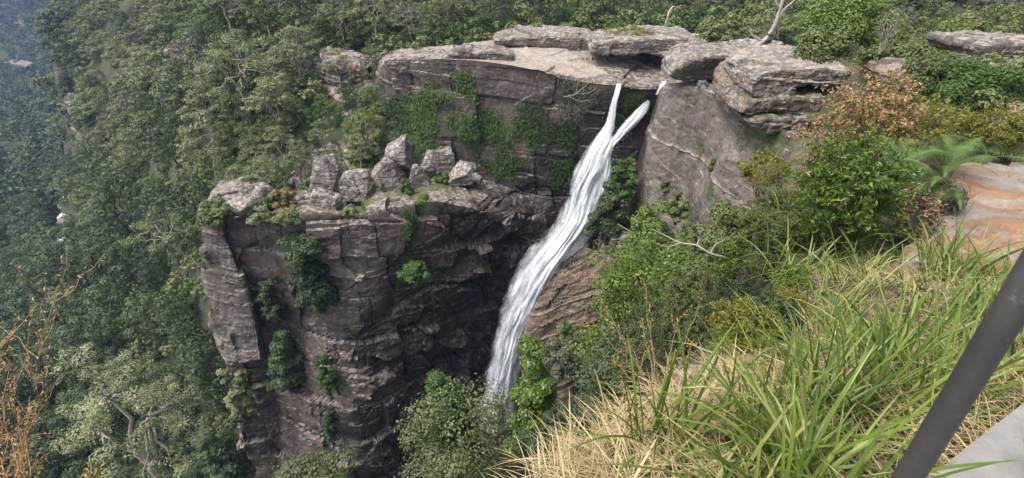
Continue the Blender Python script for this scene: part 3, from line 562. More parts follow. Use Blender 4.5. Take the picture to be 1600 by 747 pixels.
# banded slab by the path
V = []; top = [(1500,256,8.4),(1545,250,8.7),(1700,252,8.8),(1800,300,7.6),(1800,400,5.8),(1640,430,5.0),(1420,408,5.2),(1436,370,5.9),(1462,320,6.9)]
T = np.array([at(*p) for p in top]); Bt = T.copy(); Bt[:, 2] -= 1.0; Bt[:, 0] -= .1; c0 = np.array([T[:, 0].mean(), T[:, 1].mean(), Bt[:, 2].min()]); n = len(T)
Fs = [list(range(n))[::-1], [n+i for i in range(n)]]+[[i, (i+1) % n, n+(i+1) % n, n+i] for i in range(n)]
def band_mat():
    t = NT('banded_sandstone'); pos = t.n('NewGeometry').outputs['Position']; m = t.mapping(pos, (.28, .62, 1.2), (0, 0, R(10)))
    v = t.noise(m, 1.15, 5, .6, .6); col = t.ramp(v, [(.34, (.27, .235, .20)), (.46, (.20, .17, .145)), (.52, (.19, .10, .055)), (.58, (.26, .135, .07)), (.62, (.24, .20, .16)), (.8, (.33, .295, .25))])
    n = t.noise(pos, 7, 10, .75); col = t.mix(t.step(n, .45, .62), t.mix(.35, col, (.08, .06, .05)), col)
    moss = t.math('MULTIPLY', t.step(t.noise(pos, 1.4, 6, .7), .58, .66), .7); col = t.mix(moss, col, (.12, .13, .05))
    t.put(t.b.inputs['Base Color'], col); t.b.inputs['Roughness'].default_value = .9
    t.put(t.b.inputs['Normal'], t.bump(t.math('ADD', n, t.noise(t.mapping(pos, (1, 3, 3)), 3, 6, .6)), .8, .04)); return t.m
M['banded'] = band_mat()
rock('rock_slab', 'wide flat slab with grey and rusty orange bands beside the path', 'rock', c0, np.concatenate([T, Bt])-c0, Fs, .045, 'banded', dict(big=.05, mid=.0, small=.05, lay=.10, sc=.5), seed=5, smooth=2)
rock_pts = [at(1062,618,2.6), at(1085,580,2.85), at(1140,556,3.15), at(1182,566,3.15), at(1176,600,2.8), at(1120,628,2.6)]
T = np.array(rock_pts); T[:, 2] = nearz(T[:, 0], T[:, 1])+.10; Bt = T*1.0; Bt[:, 2] -= .45; c0 = T.mean(0); n = len(T)
Fs = [list(range(n))[::-1], [n+i for i in range(n)]]+[[i, (i+1) % n, n+(i+1) % n, n+i] for i in range(n)]
rock('stone', 'small pale stone in dry grass at the edge of the drop', 'rock', c0, np.concatenate([T, Bt])-c0, Fs, .02, 'banded', dict(big=.03, mid=.03, small=.02, lay=.03, sc=.15), seed=9)
# ------------------------------------------------------------------ foliage builders
def unit(v): return v/np.maximum(np.linalg.norm(v, axis=-1, keepdims=True), 1e-9)
def leafquads(c, nrm, size, asp, g, axis=None, fold=0):
    """rhombic leaves at c facing nrm; axis = direction the tip points in"""
    n = len(c); size = np.broadcast_to(size, (n,))[:, None]*g.uniform(.65, 1.3, (n, 1)); a = g.normal(size=(n, 3)) if axis is None else axis
    t = unit(a - nrm*(a*nrm).sum(1, keepdims=True)); b = np.cross(nrm, t); up = nrm*size*fold
    V = np.stack([c-t*size*.5, c+b*size*asp*.5+up-t*size*.05, c+t*size*.5, c-b*size*asp*.5+up-t*size*.05], 1).reshape(-1, 3)
    return V, np.arange(4*n).reshape(-1, 4)
def pad(c, r, n, g, flat=.62, low=-.35, size=.3, asp=.6):
    d = unit(g.normal(size=(n*2, 3))); d = d[d[:, 2] > low][:n]; rr = r*g.uniform(.5, 1.08, (len(d), 1))**.7*(1+.35*g.random((len(d), 1))*(g.random((len(d), 1)) < .08))
    p = c + d*rr*np.array([1, 1, flat]); nr = unit(d*np.array([1, 1, 1.3]) + g.normal(size=d.shape)*.33 + np.array([0, 0, .4]))
    return leafquads(p, nr, size, asp, g)
def limb(a, b, g, r0, r1, n=6, wob=.12, sag=0):
    t = np.linspace(0, 1, n)[:, None]; L = np.linalg.norm(b-a); w = g.normal(size=(n, 3))*wob*L*np.sin(np.pi*t)*.6
    p = a*(1-t)+b*t + w; p[:, 2] += (sag*L*np.sin(np.pi*t))[:, 0]; return p, np.linspace(r0, r1, n)
def gum_tree(seed, H=8, cr=2.6, npads=16, leaf=.26, nl=110, lean=.12, bare=.4, tops=1.0, pr=.33, wob=.07):
    """open eucalypt: bare forking limbs carrying separate leaf pads"""
    g = np.random.default_rng(seed); T = MB(); Cn = MB()
    top = np.array([g.normal()*lean*H, g.normal()*lean*H, H*bare]); p, r = limb(np.array([0, 0, -.8]), top, g, .02*H, .014*H, 7, .06); T.tube(p, r)
    k = g.integers(3, 6); ang = g.uniform(0, 6.28); pads = []
    for i in range(npads):
        a = ang+i*2.4; q = math.sqrt((i+.5)/npads); z = H*(.98-.42*q**1.6*tops) + g.normal()*.05*H
        pads.append(np.array([top[0]+math.cos(a)*q*cr, top[1]+math.sin(a)*q*cr, z]))
    pads = np.array(pads); forks = []
    for i in range(k):
        a = ang+i*6.28/k+g.normal()*.3; f = top+np.array([math.cos(a)*cr*.38, math.sin(a)*cr*.38, H*(.62-bare)+g.uniform(0, .12)*H]); p, r = limb(top, f, g, .012*H, .007*H, 6, .10); T.tube(p, r, 5); forks.append(f)
    forks = np.array(forks)
    for q in pads:
        f = forks[np.argmin(((forks-q)**2).sum(1))]; p, r = limb(f, q, g, .006*H, .0022*H, 6, wob); T.tube(p, r, 4)
        Cn.add(*pad(q, cr*pr*g.uniform(.7, 1.25), int(nl*g.uniform(.7, 1.2)), g, .55, -.3, leaf))
        for _ in range(2):
            o = q+g.normal(size=3)*cr*.24*np.array([1, 1, .5]); Cn.add(*pad(o, cr*pr*.62*g.uniform(.6, 1.1), int(nl*.45), g, .6, -.3, leaf))
    return T, Cn
def round_tree(seed, H=7, cr=2.6, npads=26, leaf=.27, nl=95, low=.12):
    """dense crown of many lobes from near the ground to the top"""
    g = np.random.default_rng(seed); T = MB(); Cn = MB(); p, r = limb(np.array([0, 0, -.8]), np.array([g.normal()*.2, g.normal()*.2, H*.8]), g, .02*H, .006*H, 6, .04); T.tube(p, r)
    for i in range(npads):
        z = 1-(i+.5)/npads; a = i*2.4+g.normal()*.3; q = math.sqrt(max(0, 1-(z*1.15-.25)**2)) if z > .2 else .92
        c = np.array([math.cos(a)*cr*.72*q*g.uniform(.6, 1.1), math.sin(a)*cr*.72*q*g.uniform(.6, 1.1), H*(low+(.93-low)*z)+g.normal()*.04*H])
        if i % 3 == 0: p, r = limb(np.array([0, 0, max(.3, c[2]-.25*H)]), c, g, .006*H, .002*H, 5, .08); T.tube(p, r, 4)
        Cn.add(*pad(c, cr*g.uniform(.22, .37), int(nl*g.uniform(.7, 1.2)), g, .7, -.45, leaf))
    return T, Cn
M['gum_leaf'] = leaf_mat('gum_leaves', [(.06, .068, .027), (.105, .130, .050), (.165, .188, .078), (.115, .118, .064)], .25, .5)
M['olive_leaf'] = leaf_mat('olive_leaves', [(.05, .06, .018), (.082, .108, .032), (.13, .152, .05), (.112, .112, .048)], .25)
M['dark_leaf'] = leaf_mat('rainforest_leaves', [(.014, .026, .010), (.032, .053, .019), (.062, .085, .032), (.036, .056, .025)], .2)
M['green_leaf'] = leaf_mat('fresh_leaves', [(.03, .055, .012), (.055, .10, .02), (.10, .15, .035)], .35)
M['grey_leaf'] = leaf_mat('greyish_leaves', [(.07, .08, .05), (.11, .115, .075), (.10, .085, .065)], .2)
PROTO = {}
def proto(kind, builds, leafm, barkm):
    PROTO[kind] = []
    for T, Cn in builds:
        a = T.build('trunk', barkm, None, True); b = Cn.build('crown', leafm); C.objects.unlink(a); C.objects.unlink(b); PROTO[kind].append((a, b))
proto('gum', [gum_tree(100+i, 8, 2.5+.2*(i % 3), 13+i, lean=.05+.03*(i % 4)) for i in range(6)], M['gum_leaf'], M['bark'])
proto('olive', [round_tree(200+i, 6.5, 2.5, 24) for i in range(4)], M['olive_leaf'], M['dkbark'])
proto('dark', [round_tree(300+i, 9, 3.0, 32, .3, 85) for i in range(4)], M['dark_leaf'], M['dkbark'])
proto('green', [round_tree(400+i, 5.5, 2.3, 22, .26) for i in range(3)], M['green_leaf'], M['dkbark'])
proto('grey', [gum_tree(500+i, 6, 2.4, 16, nl=80, bare=.3, tops=1.3) for i in range(3)], M['grey_leaf'], M['bark'])
proto('low', [round_tree(600+i, 2.4, 1.7, 12, .22, 80, .1) for i in range(3)], M['olive_leaf'], M['dkbark'])
proto('fresh', [round_tree(620+i, 2.2, 1.6, 12, .2, 80, .1) for i in range(3)], M['green_leaf'], M['dkbark'])
def plant_tree(kind, loc, sc, rz, label, group, name='tree', cat='tree', squash=1.0, i=None):
    a, b = PROTO[kind][i if i is not None else random.randrange(len(PROTO[kind]))]
    r = thing(name, label, cat, loc, rz, group); r.scale = (sc, sc, sc*squash)
    for s in (a, b): c = s.copy(); C.objects.link(c); c.parent = r; c.name = s.name.split('.')[0]
    return r
# ---- labels that say which tree, by the landmark next to its crown
LAND = [('valley creek boulders', 108, 360), ('small slope overhang', 285, 105), ('long dark overhang', 515, 125), ('ledge boulders', 610, 265), ('left cliff corner', 330, 340),
    ('headland cliff', 120, 215), ('overhanging grey slab', 645, 95), ('long plateau terrace', 840, 60), ('second terrace slab', 1020, 65), ('dark fronted slab', 1120, 90), ('layered rock pile', 1260, 110),
    ('right edge slabs', 1580, 90), ('lower left corner', 60, 720), ('blue valley gap', 25, 130), ('spreading pale gum', 375, 130), ('low left gum', 240, 650), ('leaning cliff slab', 335, 480), ('forest top left', 200, 10)]
KN = {'gum': 'open grey green gum', 'olive': 'dense olive tree', 'dark': 'dark rounded rainforest tree', 'green': 'fresh green tree', 'grey': 'grey pale limbed gum', 'low': 'low olive shrub', 'fresh': 'low bright shrub'}
def where(u, v):
    d = [(math.hypot((u-a), (v-b)*1.2), n, a, b) for n, a, b in LAND]; d.sort(); q, n, a, b = d[0]; du, dv = u-a, v-b
    w = ('just ' if q < 45 else 'far ' if q > 130 else '')
    if abs(du) > 2.2*abs(dv): s = 'left of' if du < 0 else 'right of'
    elif abs(dv) > 2.2*abs(du): s = 'above' if dv < 0 else 'below'
    else: s = ('up' if dv < 0 else 'down')+' and '+('left' if du < 0 else 'right')+' from'
    return w+s+' '+n
ORD = ['first', 'second', 'third', 'fourth', 'fifth', 'sixth', 'seventh', 'eighth', 'ninth', 'tenth']
def autolabel(items, pre=''):
    """items: list of (object, kind, u, v); unique wording by place, then by order from the left"""
    by = {}
    for o, k, u, v in items: by.setdefault(pre+KN[k]+' '+where(u, v), []).append((u, o))
    for l, L in by.items():
        L.sort(key=lambda x: x[0])
        for i, (u, o) in enumerate(L): o['label'] = l if len(L) == 1 else l+', '+(ORD[i] if i < len(ORD) else 'one')+' from left'
# ------------------------------------------------------------------ forest on the slopes
def inpoly(u, v, P):
    P = np.asarray(P, float); c = np.zeros(len(u), bool); n = len(P)
    for i in range(n):
        a, b = P[i], P[(i+1) % n]; m = ((a[1] > v) != (b[1] > v)); c ^= m & (u < (b[0]-a[0])*(v-a[1])/np.where(b[1] == a[1], 1e-9, b[1]-a[1])+a[0])
    return c
g = np.random.default_rng(21)
def dart(x, y, sp_):
    keep = []; cell = {}
    for i in range(len(x)):
        s = sp_[i]; k = (int(x[i]//9), int(y[i]//9)); ok = True
        for a in (-1, 0, 1):
            for b in (-1, 0, 1):
                for j in cell.get((k[0]+a, k[1]+b), ()):
                    if (x[i]-x[j])**2+(y[i]-y[j])**2 < min(s, sp_[j])**2: ok = False; break
                if not ok: break
            if not ok: break
        if ok: cell.setdefault(k, []).append(i); keep.append(i)
    return np.array(keep)
n = 16000; az = np.radians(g.uniform(-62, 52, n)); rr = np.sqrt(g.uniform(50**2, 240**2, n)); x = rr*np.sin(az); y = rr*np.cos(az); z = farz(x, y)
u, v, d = proj(np.stack([x, y, z], 1)); uc, vc, _ = proj(np.stack([x, y, z+5], 1))
ok = (uc > -50) & (uc < 1650) & (vc > -70) & (vc < 800)
ROCKY = [(330,338),(352,300),(470,285),(520,90),(598,84),(770,64),(1000,46),(1190,46),(1210,180),(1000,800),(360,800)]
ok &= ~inpoly(u, v, ROCKY)
ok &= ~((x > -33) & (x < 27) & (y < 79.5)) & ~((x > 25) & (rr < 70)) & ~((x > -36) & (y < 60))
ok &= ~inpoly(uc, vc, [(250,88),(322,92),(322,128),(252,125)]) & ~inpoly(uc, vc, [(470,108),(588,108),(588,140),(470,138)]) & ~inpoly(u, v, [(86,322),(128,322),(124,380),(108,432),(76,432)])
x, y, z, u, v, d, uc, vc, rr = [a[ok] for a in (x, y, z, u, v, d, uc, vc, rr)]
k = dart(x, y, np.where(rr < 110, 4.3, np.where(rr < 150, 5.0, 6.0)))
x, y, z, u, v, d, uc, vc, rr = [a[k] for a in (x, y, z, u, v, d, uc, vc, rr)]
def kind_at(u, v, r):
    if v > 520: return 'dark'
    if u < 330 and v > 285: return g.choice(['dark', 'olive', 'green', 'gum'], p=[.72, .16, .06, .06])
    if u < 330 and v > 200: return g.choice(['dark', 'olive', 'gum', 'grey'], p=[.35, .3, .25, .10])
    if v < 90 and u > 760: return g.choice(['olive', 'dark', 'gum', 'grey'], p=[.4, .3, .2, .1])
    return g.choice(['gum', 'olive', 'green', 'grey', 'dark'], p=[.42, .26, .12, .10, .10])
app = 1/d; order = np.argsort(-app); items = []; rest = []
kinds = [str(kind_at(a, b, c)) for a, b, c in zip(uc, vc, rr)]
for q, i in enumerate(order):
    kd = kinds[i]; s = g.uniform(.85, 1.35)*(1.12 if kd == 'dark' else 1.0)*(1.0 if rr[i] < 110 else 1.25)
    if vc[i] < 90 and uc[i] > 600: s *= .9
    L = (x[i], y[i], z[i]-.3); rz = g.uniform(0, 6.28)
    if q < 200:
        o = plant_tree(kd, L, s, rz, None, 'trees on the forest slopes'); items.append((o, kd, uc[i], vc[i]))
    else: rest.append((kd, L, s, rz))
for x_, y_ in [(-37,52),(-40,55),(-38,58),(-43,51),(-45,55),(-36,55.5),(-41,48),(-47,49),(-35.5,50),(-39,46),(-44,45),(-50,52),(-36.5,60),(-41,61)]:
    L = np.array([x_, y_, farz([x_], [y_])[0]-.4]); uu, vv, _ = proj(L+np.array([0, 0, 5])); o = plant_tree('dark', L, g.uniform(.6, .85), g.uniform(0, 6.28), None, 'trees on the forest slopes'); items.append((o, 'dark', float(uu[0]), float(vv[0])))
# trees clinging to the steep headland
for i in range(95):
    uu, vv = g.uniform(40, 150), g.uniform(15, 300)
    L = hit(uu, vv, 90)
    if L is None or L[1] > 260: continue
    kd = 'gum' if vv < 130 else str(g.choice(['dark', 'olive'])); o = plant_tree(kd, L-np.array([0, 0, 1.5]), g.uniform(.7, 1.0), g.uniform(0, 6.28), None, 'trees on the forest slopes'); items.append((o, kd, uu, vv-20))
# trees rooted on the built rock left of the ledge and behind it
cu, cv, cd = proj(CV); fl = (CN[:, 2] > .15) & inpoly(cu, cv, [(335,318),(350,250),(430,120),(515,140),(585,125),(600,225),(560,280),(470,296)])
idx = np.nonzero(fl)[0]; g.shuffle(idx); idx = idx[:2500]; kk = dart(CV[idx, 0], CV[idx, 1], np.full(len(idx), 2.3)); idx = idx[kk]
for i in idx[:70]:
    a, b = cu[i], cv[i]; kd = str(g.choice(['gum', 'olive', 'green', 'fresh', 'low', 'grey'], p=[.2, .26, .2, .14, .14, .06])); s = g.uniform(.5, .8)*(1.5 if kd in ('low', 'fresh') else 1)
    o = plant_tree(kd, CV[i]-np.array([0, 0, .3]), s, g.uniform(0, 6.28), None, 'trees on the forest slopes'); items.append((o, kd, a, b-20))
def merged(name, lst, kind='stuff', frac=1.0, label=None):
    """many far trees as one mass, one material slot per kind"""
    Vs = []; Fs = []; mi = []; mats = []; n0 = 0; cache = {}
    for kd, L, s, rz in lst:
        if kd not in cache:
            cache[kd] = []
            for a, b in PROTO[kd]:
                m = b.data; P = np.empty(len(m.vertices)*3, np.float32); m.vertices.foreach_get('co', P); P = P.reshape(-1, 4, 3)
                if frac < 1: P = P[::int(1/frac)]; c = P.mean(1, keepdims=True); P = c+(P-c)*math.sqrt(1/frac)
                cache[kd].append(P.reshape(-1, 3))
            mats.append(PROTO[kd][0][1].data.materials[0])
        P = cache[kd][random.randrange(len(cache[kd]))]; ca, sa = math.cos(rz), math.sin(rz); Q = (P@np.array([[ca, sa, 0], [-sa, ca, 0], [0, 0, 1]]))*s + np.array(L)
        Vs.append(Q); f = np.arange(len(Q)).reshape(-1, 4)+n0; Fs.append(f); mi.append(np.full(len(f), list(cache).index(kd))); n0 += len(Q)
    o = mk(name, np.concatenate(Vs), np.concatenate(Fs), mats[0]); [o.data.materials.append(m) for m in mats[1:]]
    o.data.polygons.foreach_set('material_index', np.concatenate(mi).astype(np.int32)); return tag(o, label, kind=kind)
print('trees as things', len(items), 'rest', len(rest))
if rest: merged('forest', rest, label='far trees of the forest slopes reading as one mass')
# the far valley and its wall
n = 40000; az = np.radians(g.uniform(-60, -34, n)); rr = np.sqrt(g.uniform(225**2, 950**2, n)); x = rr*np.sin(az); y = rr*np.cos(az); z = farz(x, y); u, v, d = proj(np.stack([x, y, z+6], 1))
ok = (u > -60) & (u < 190) & (v > -60) & (v < 330); zx = farz(x+1, y); zy = farz(x, y+1); ok &= np.hypot(zx-z, zy-z) < 5
x, y, z = x[ok], y[ok], z[ok]; k = dart(x, y, np.full(len(x), 6.6))[:5200]; print('far', len(k))
merged('forest', [(str(g.choice(['dark', 'olive', 'gum'], p=[.5, .3, .2])), (x[i], y[i], z[i]-.5), g.uniform(1.0, 1.7), g.uniform(0, 6.28)) for i in k], frac=.09, label='hazy forest far down the valley')
autolabel(items)
# low growth between the trunks
n = 9000; az = np.radians(g.uniform(-60, 50, n)); rr = np.sqrt(g.uniform(52**2, 175**2, n)); x = rr*np.sin(az); y = rr*np.cos(az); z = farz(x, y); u, v, d = proj(np.stack([x, y, z], 1))
ok = (u > -40) & (u < 1640) & (v > -30) & (v < 800) & ~inpoly(u, v-16*(u > 600), ROCKY) & ~((x > -33) & (x < 27) & (y < 77.5)) & ~((x > 25) & (rr < 68)) & ~((x > -36) & (y < 60)) & ~inpoly(u, v, [(86,322),(128,322),(124,380),(108,432),(76,432)])
ok &= ~inpoly(u, v, [(470,112),(588,112),(588,150),(470,150)]) & ~inpoly(u, v, [(250,92),(322,96),(322,134),(252,130)])
x, y, z = x[ok], y[ok], z[ok]; k = dart(x, y, np.full(len(x), 2.1))[:1900]
merged('undergrowth', [(str(g.choice(['low', 'fresh'], p=[.7, .3])), (x[i], y[i], z[i]-.3), g.uniform(.9, 1.7), g.uniform(0, 6.28)) for i in k], frac=.34, label='low shrubs and ferns between the forest trees')
# ------------------------------------------------------------------ shrubs, ferns and grasses near us
def shrub_mesh(seed, H, Wd, nbr, lpb, leaf, asp, g=None, up=.3, stems=7, base_h=.12, upright=.5, whorl=.5, flat=.9, fold=.12, r0=.012, hollow=.35):
    """stems fanning from the root, branchlets filling the crown, leaves along each branchlet"""
    g = np.random.default_rng(seed); T = MB(); Cn = MB(); tips = []
    for i in range(stems):
        a = i*2.4+g.normal()*.4; q = math.sqrt((i+.5)/stems)*.62; e = np.array([math.cos(a)*q*Wd/2, math.sin(a)*q*Wd/2, H*g.uniform(.55, .85)])
        p, r = limb(np.array([g.normal()*.02*Wd, g.normal()*.02*Wd, -.15*H]), e, g, r0*H, r0*H*.35, 7, .08); T.tube(p, r, 5); tips.append(p)
    allp = np.concatenate([t[2:] for t in tips]); d = unit(g.normal(size=(nbr, 3))); rad = (hollow+(1-hollow)*g.uniform(0, 1, (nbr, 1)))**.6
    lump = 1+.30*fbm(d*2.2+seed, 3, seed)[:, None]
    ends = d*rad*lump*np.array([Wd/2, Wd/2, H*.5*flat]) + np.array([0, 0, H*(.5+base_h/2)]); ends = ends[ends[:, 2] > base_h*H]; C_ = []; N_ = []; A_ = []
    for e in ends:
        s = allp[np.argmin(((allp-e)**2).sum(1)+g.uniform(0, .05, len(allp)))]; p, r = limb(s, e, g, r0*H*.3, r0*H*.12, 4, .1); T.tube(p, r, 3)
        dr = unit(e-s); dr = unit(dr*(1-upright)+np.array([0, 0, upright])); t = 1-whorl*g.uniform(0, 1, (lpb, 1))**1.3; pos = s+(e-s)*t + g.normal(size=(lpb, 3))*leaf*.35
        ax = unit(dr+g.normal(size=(lpb, 3))*.75); C_.append(pos+ax*leaf*.4); A_.append(ax); N_.append(unit(np.array([0, 0, 1])*up + g.normal(size=(lpb, 3))*.6 + unit(e-np.array([0, 0, H*.4]))*.5))
    C_, N_, A_ = map(np.concatenate, (C_, N_, A_)); Cn.add(*leafquads(C_, N_, leaf, asp, g, A_, fold)); return T, Cn
def clump_bush(seed, H, Wd, leaf, cover=2.6, stems=5):
    """bush of many leaf clumps, as thick as its size asks for"""
    g = np.random.default_rng(seed); T = MB(); Cn = MB(); nl = int(cover*2.6*Wd*(H+Wd*.5)/(leaf*leaf*.30)); npd = int(np.clip(nl/110, 14, 60)); per = max(20, int(nl/npd)); per = min(per, 260)
    for i in range(npd):
        z = 1-(i+.5)/npd; a = i*2.4+g.normal()*.4; q = math.sqrt(max(.05, 1-(z*1.2-.3)**2)); w_ = 1+.55*float(fbm(np.array([[math.cos(a)*1.3, math.sin(a)*1.3, z*2.2+seed]]), 2, seed)[0]); q *= w_; c = np.array([math.cos(a)*Wd*.36*q*g.uniform(.45, 1.12), math.sin(a)*Wd*.36*q*g.uniform(.45, 1.12), H*(.10+.74*z*min(1.2, max(.6, w_)))+g.normal()*.06*H])
        if i % 3 == 0: p, r = limb(np.array([g.normal()*.03*Wd, g.normal()*.03*Wd, -.15*H]), c, g, .012*H, .003*H, 6, .08); T.tube(p, r, 4)
        Cn.add(*pad(c, Wd*g.uniform(.10, .19), per, g, .8, -.5, leaf))
    return T, Cn
def near_hit(u, v, Y):
    t = np.linspace(.45, 1.7, 500); P = at(u, v, Y)[None]*t[:, None]; m = np.nonzero(P[:, 2] < nearz(P[:, 0], P[:, 1]))[0]
    return P[m[0]] if len(m) and m[0] > 0 else None
def shrub(label, u, v, Y, wp, hp, seed, leafm, leaf, asp=.4, nbr=160, lpb=14, group=None, barkm='dkbark', cat='shrub', name='shrub', zoff=0, depth=None, **k):
    """u, v is the foot of the shrub, wp, hp its size in the photograph"""
    u = 800+(u-800)*(1759-v)/(1759-(v-hp*.55)); 
    if Y < 30:
        q = near_hit(u, v, Y)
        if q is not None: Y = float(q[1])
    f = at(u, v, Y); sc = Y/(F0*cp+(373.5-v)*sp); up = sc*hp/ max(.5, math.cos(math.atan2(-f[2], f[1]))); up *= .86; wp = wp*.92
    T, Cn = shrub_mesh(seed, up, wp*sc, nbr, lpb, leaf, asp, **k) if Y < 12.5 or leafm == 'yellowgreen' or 'twiggy' in label else clump_bush(seed, up, wp*sc*1.05, max(leaf, 4.6*sc))
    r = thing(name, label, cat, f+np.array([0, 0, zoff]), 0, group); T.build('stem', M[barkm], r, True); Cn.build('foliage', M[leafm], r); return r
M['glossy'] = leaf_mat('glossy_leaves', [(.025, .055, .011), (.05, .095, .014), (.10, .155, .02), (.22, .27, .04)], .3, .35, .75)
M['yellowgreen'] = leaf_mat('yellow_green_leaves', [(.08, .10, .02), (.15, .16, .025), (.24, .22, .035), (.30, .24, .04)], .35, .5, .8)
M['orange'] = leaf_mat('orange_leaves', [(.16, .08, .032), (.27, .14, .045), (.34, .20, .065), (.40, .31, .19), (.20, .11, .045)], .3, .5, .9)
M['feather'] = leaf_mat('feathery_leaves', [(.06, .095, .015), (.10, .15, .025), (.17, .215, .04)], .35, .5, .8)
M['bronze'] = leaf_mat('bronze_leaves', [(.09, .07, .02), (.16, .11, .03), (.20, .15, .045)], .3)
M['rust'] = leaf_mat('rusty_leaves', [(.40, .20, .08), (.50, .29, .12), (.56, .37, .17)], .35, .5, .9)
M['gumpale'] = leaf_mat('pale_gum_leaves', [(.13, .145, .065), (.20, .215, .105), (.28, .285, .15)], .25, .5, .8)
M['ylw'] = leaf_mat('yellow_leaves', [(.40, .22, .02), (.45, .32, .03), (.30, .20, .03)], .35, .5, .9)
M['straw'] = leaf_mat('dry_straw', [(.22, .155, .07), (.37, .28, .14), (.49, .40, .22), (.17, .105, .05)], .25, .6, .95)
M['blade'] = leaf_mat('grass_blades', [(.035, .06, .011), (.06, .10, .015), (.10, .15, .02), (.16, .20, .035), (.34, .30, .13)], .3, .38, .85)
M['fern'] = leaf_mat('fern_fronds', [(.075, .13, .035), (.11, .18, .05), (.16, .22, .06)], .4, .5, .8)
M['litter'] = leaf_mat('fallen_leaves', [(.10, .055, .03), (.19, .115, .065), (.30, .215, .14), (.07, .045, .03)], .1, .7, .95)
# --- slope below us and by the fall
shrub('broad grey green bush in front of the foot of the falls', 715, 775, 27, 200, 150, 1, 'gum_leaf', .15, .4, 420, 26, upright=.55, hollow=.2)
shrub('bright green leafy crown rising left of the broad grey green bush', 700, 690, 28.5, 90, 90, 2, 'green_leaf', .17, .5, 170, 20)
shrub('dark green upright bush hiding the right of the falls foot', 838, 690, 25, 92, 150, 3, 'glossy', .13, .42, 300, 22, upright=.6)
shrub('wide dark shrub at the bottom right of the dark upright bush', 880, 740, 21, 120, 110, 4, 'dark_leaf', .12, .4, 260, 22)
shrub('large feathery light green bush behind the yellow twigs', 990, 585, 17, 170, 180, 5, 'feather', .09, .3, 420, 30, upright=.6, hollow=.15)
shrub('dark thicket at the foot of the feathery bush', 960, 655, 15, 130, 120, 6, 'dark_leaf', .1, .4, 300, 24)
shrub('small grey shrub on the brown spur beside the falls', 872, 590, 46, 60, 60, 7, 'grey_leaf', .2, .35, 130, 18)
shrub('tiny green shrub on the face of the brown spur', 884, 530, 48, 26, 30, 8, 'green_leaf', .18, .4, 60, 14)
shrub('bright fern green shrub at the foot of the big smooth face', 1015, 430, 40, 90, 120, 9, 'feather', .22, .35, 260, 20)
shrub('dark green clump in the gully right of the falls', 955, 370, 53, 70, 90, 10, 'dark_leaf', .25, .4, 190, 20)
shrub('green clump higher in the gully under the brown block', 975, 310, 54, 46, 70, 11, 'green_leaf', .22, .4, 130, 18)
shrub('brownish dry shrub low in the gully beside the falls', 990, 420, 46, 60, 60, 12, 'grey_leaf', .2, .3, 130, 18)
shrub('small shrub in a crack of the big smooth face', 1060, 345, 44, 40, 50, 13, 'olive_leaf', .2, .4, 100, 18)
shrub('olive shrub at the lower right of the big smooth face', 1085, 420, 38, 60, 80, 14, 'olive_leaf', .18, .4, 170, 20)
shrub('mid green shrub on the slope under the glossy bush', 1070, 505, 20, 110, 110, 15, 'green_leaf', .11, .4, 280, 22)
shrub('dark shrub between the feathery bush and the grass edge', 1050, 560, 11, 130, 100, 16, 'dark_leaf', .08, .4, 280, 24)
shrub('bluish round leaved bush under the yellow twigs', 1010, 600, 9, 110, 90, 17, 'gum_leaf', .06, .55, 240, 22)
shrub('olive shrub hanging over the slope under the dead white branch', 1110, 470, 16, 90, 80, 18, 'olive_leaf', .09, .4, 240, 22)
shrub('fine leaved shrub on the rim below the right face', 1150, 400, 20, 90, 100, 19, 'olive_leaf', .11, .35, 260, 22)
shrub('yellow green fine shrub on the rim above the hay grass', 1165, 560, 4.2, 120, 90, 60, 'yellowgreen', .04, .3, 200, 18, upright=.7)
shrub('dark shrub at the rim right of the yellow green fine shrub', 1212, 530, 5.0, 90, 70, 66, 'dark_leaf', .045, .4, 240, 18)
shrub('dark green low shrub over the rim left of the strap grass clump', 1150, 530, 6.5, 110, 90, 61, 'dark_leaf', .055, .4, 300, 22)
shrub('mixed olive shrub on the slope between the feathery bush and the rim', 1090, 540, 9, 130, 120, 62, 'olive_leaf', .065, .4, 340, 22)
shrub('small leaved green shrub under the bleached dead branch', 1060, 450, 22, 90, 90, 63, 'feather', .09, .35, 260, 22)
shrub('low yellow green shrub on the slope in front of the light glossy bush', 1240, 500, 5, 70, 50, 67, 'yellowgreen', .035, .25, 140, 16, upright=.75)
shrub('fine olive shrub at the rim above the pale stone', 1130, 560, 3.6, 80, 50, 68, 'olive_leaf', .03, .3, 160, 18, upright=.7)
# --- right hand garden of shrubs
shrub('glossy light green bush leaning over the drop', 1160, 480, 6.6, 120, 125, 20, 'glossy', .075, .38, 190, 16, hollow=.25, whorl=.35)
shrub('big glossy dark leaved bush with light green tips', 1330, 398, 5.4, 178, 195, 21, 'glossy', .075, .4, 430, 16, stems=11, hollow=.2, whorl=.4)
shrub('orange and brown leaved shrub in front of the layered rock pile', 1372, 250, 10.2, 170, 146, 22, 'orange', .08, .5, 330, 10, upright=.6, stems=14, whorl=.6, hollow=.1)
shrub('lower rusty twiggy part of growth beside the moss topped rock', 1295, 265, 10.5, 110, 95, 23, 'orange', .07, .5, 150, 9, stems=10, whorl=.7)
shrub('yellow green shrub between the orange shrub and the big fern', 1450, 235, 9.4, 150, 90, 24, 'yellowgreen', .075, .5, 220, 13)
shrub('yellow green shrub in front of the dark cliff face on the right', 1195, 300, 13, 90, 70, 25, 'yellowgreen', .08, .45, 200, 14)
shrub('feathery yellowish shrub below the orange growth', 1240, 335, 9, 130, 100, 26, 'yellowgreen', .05, .25, 260, 20, upright=.7)
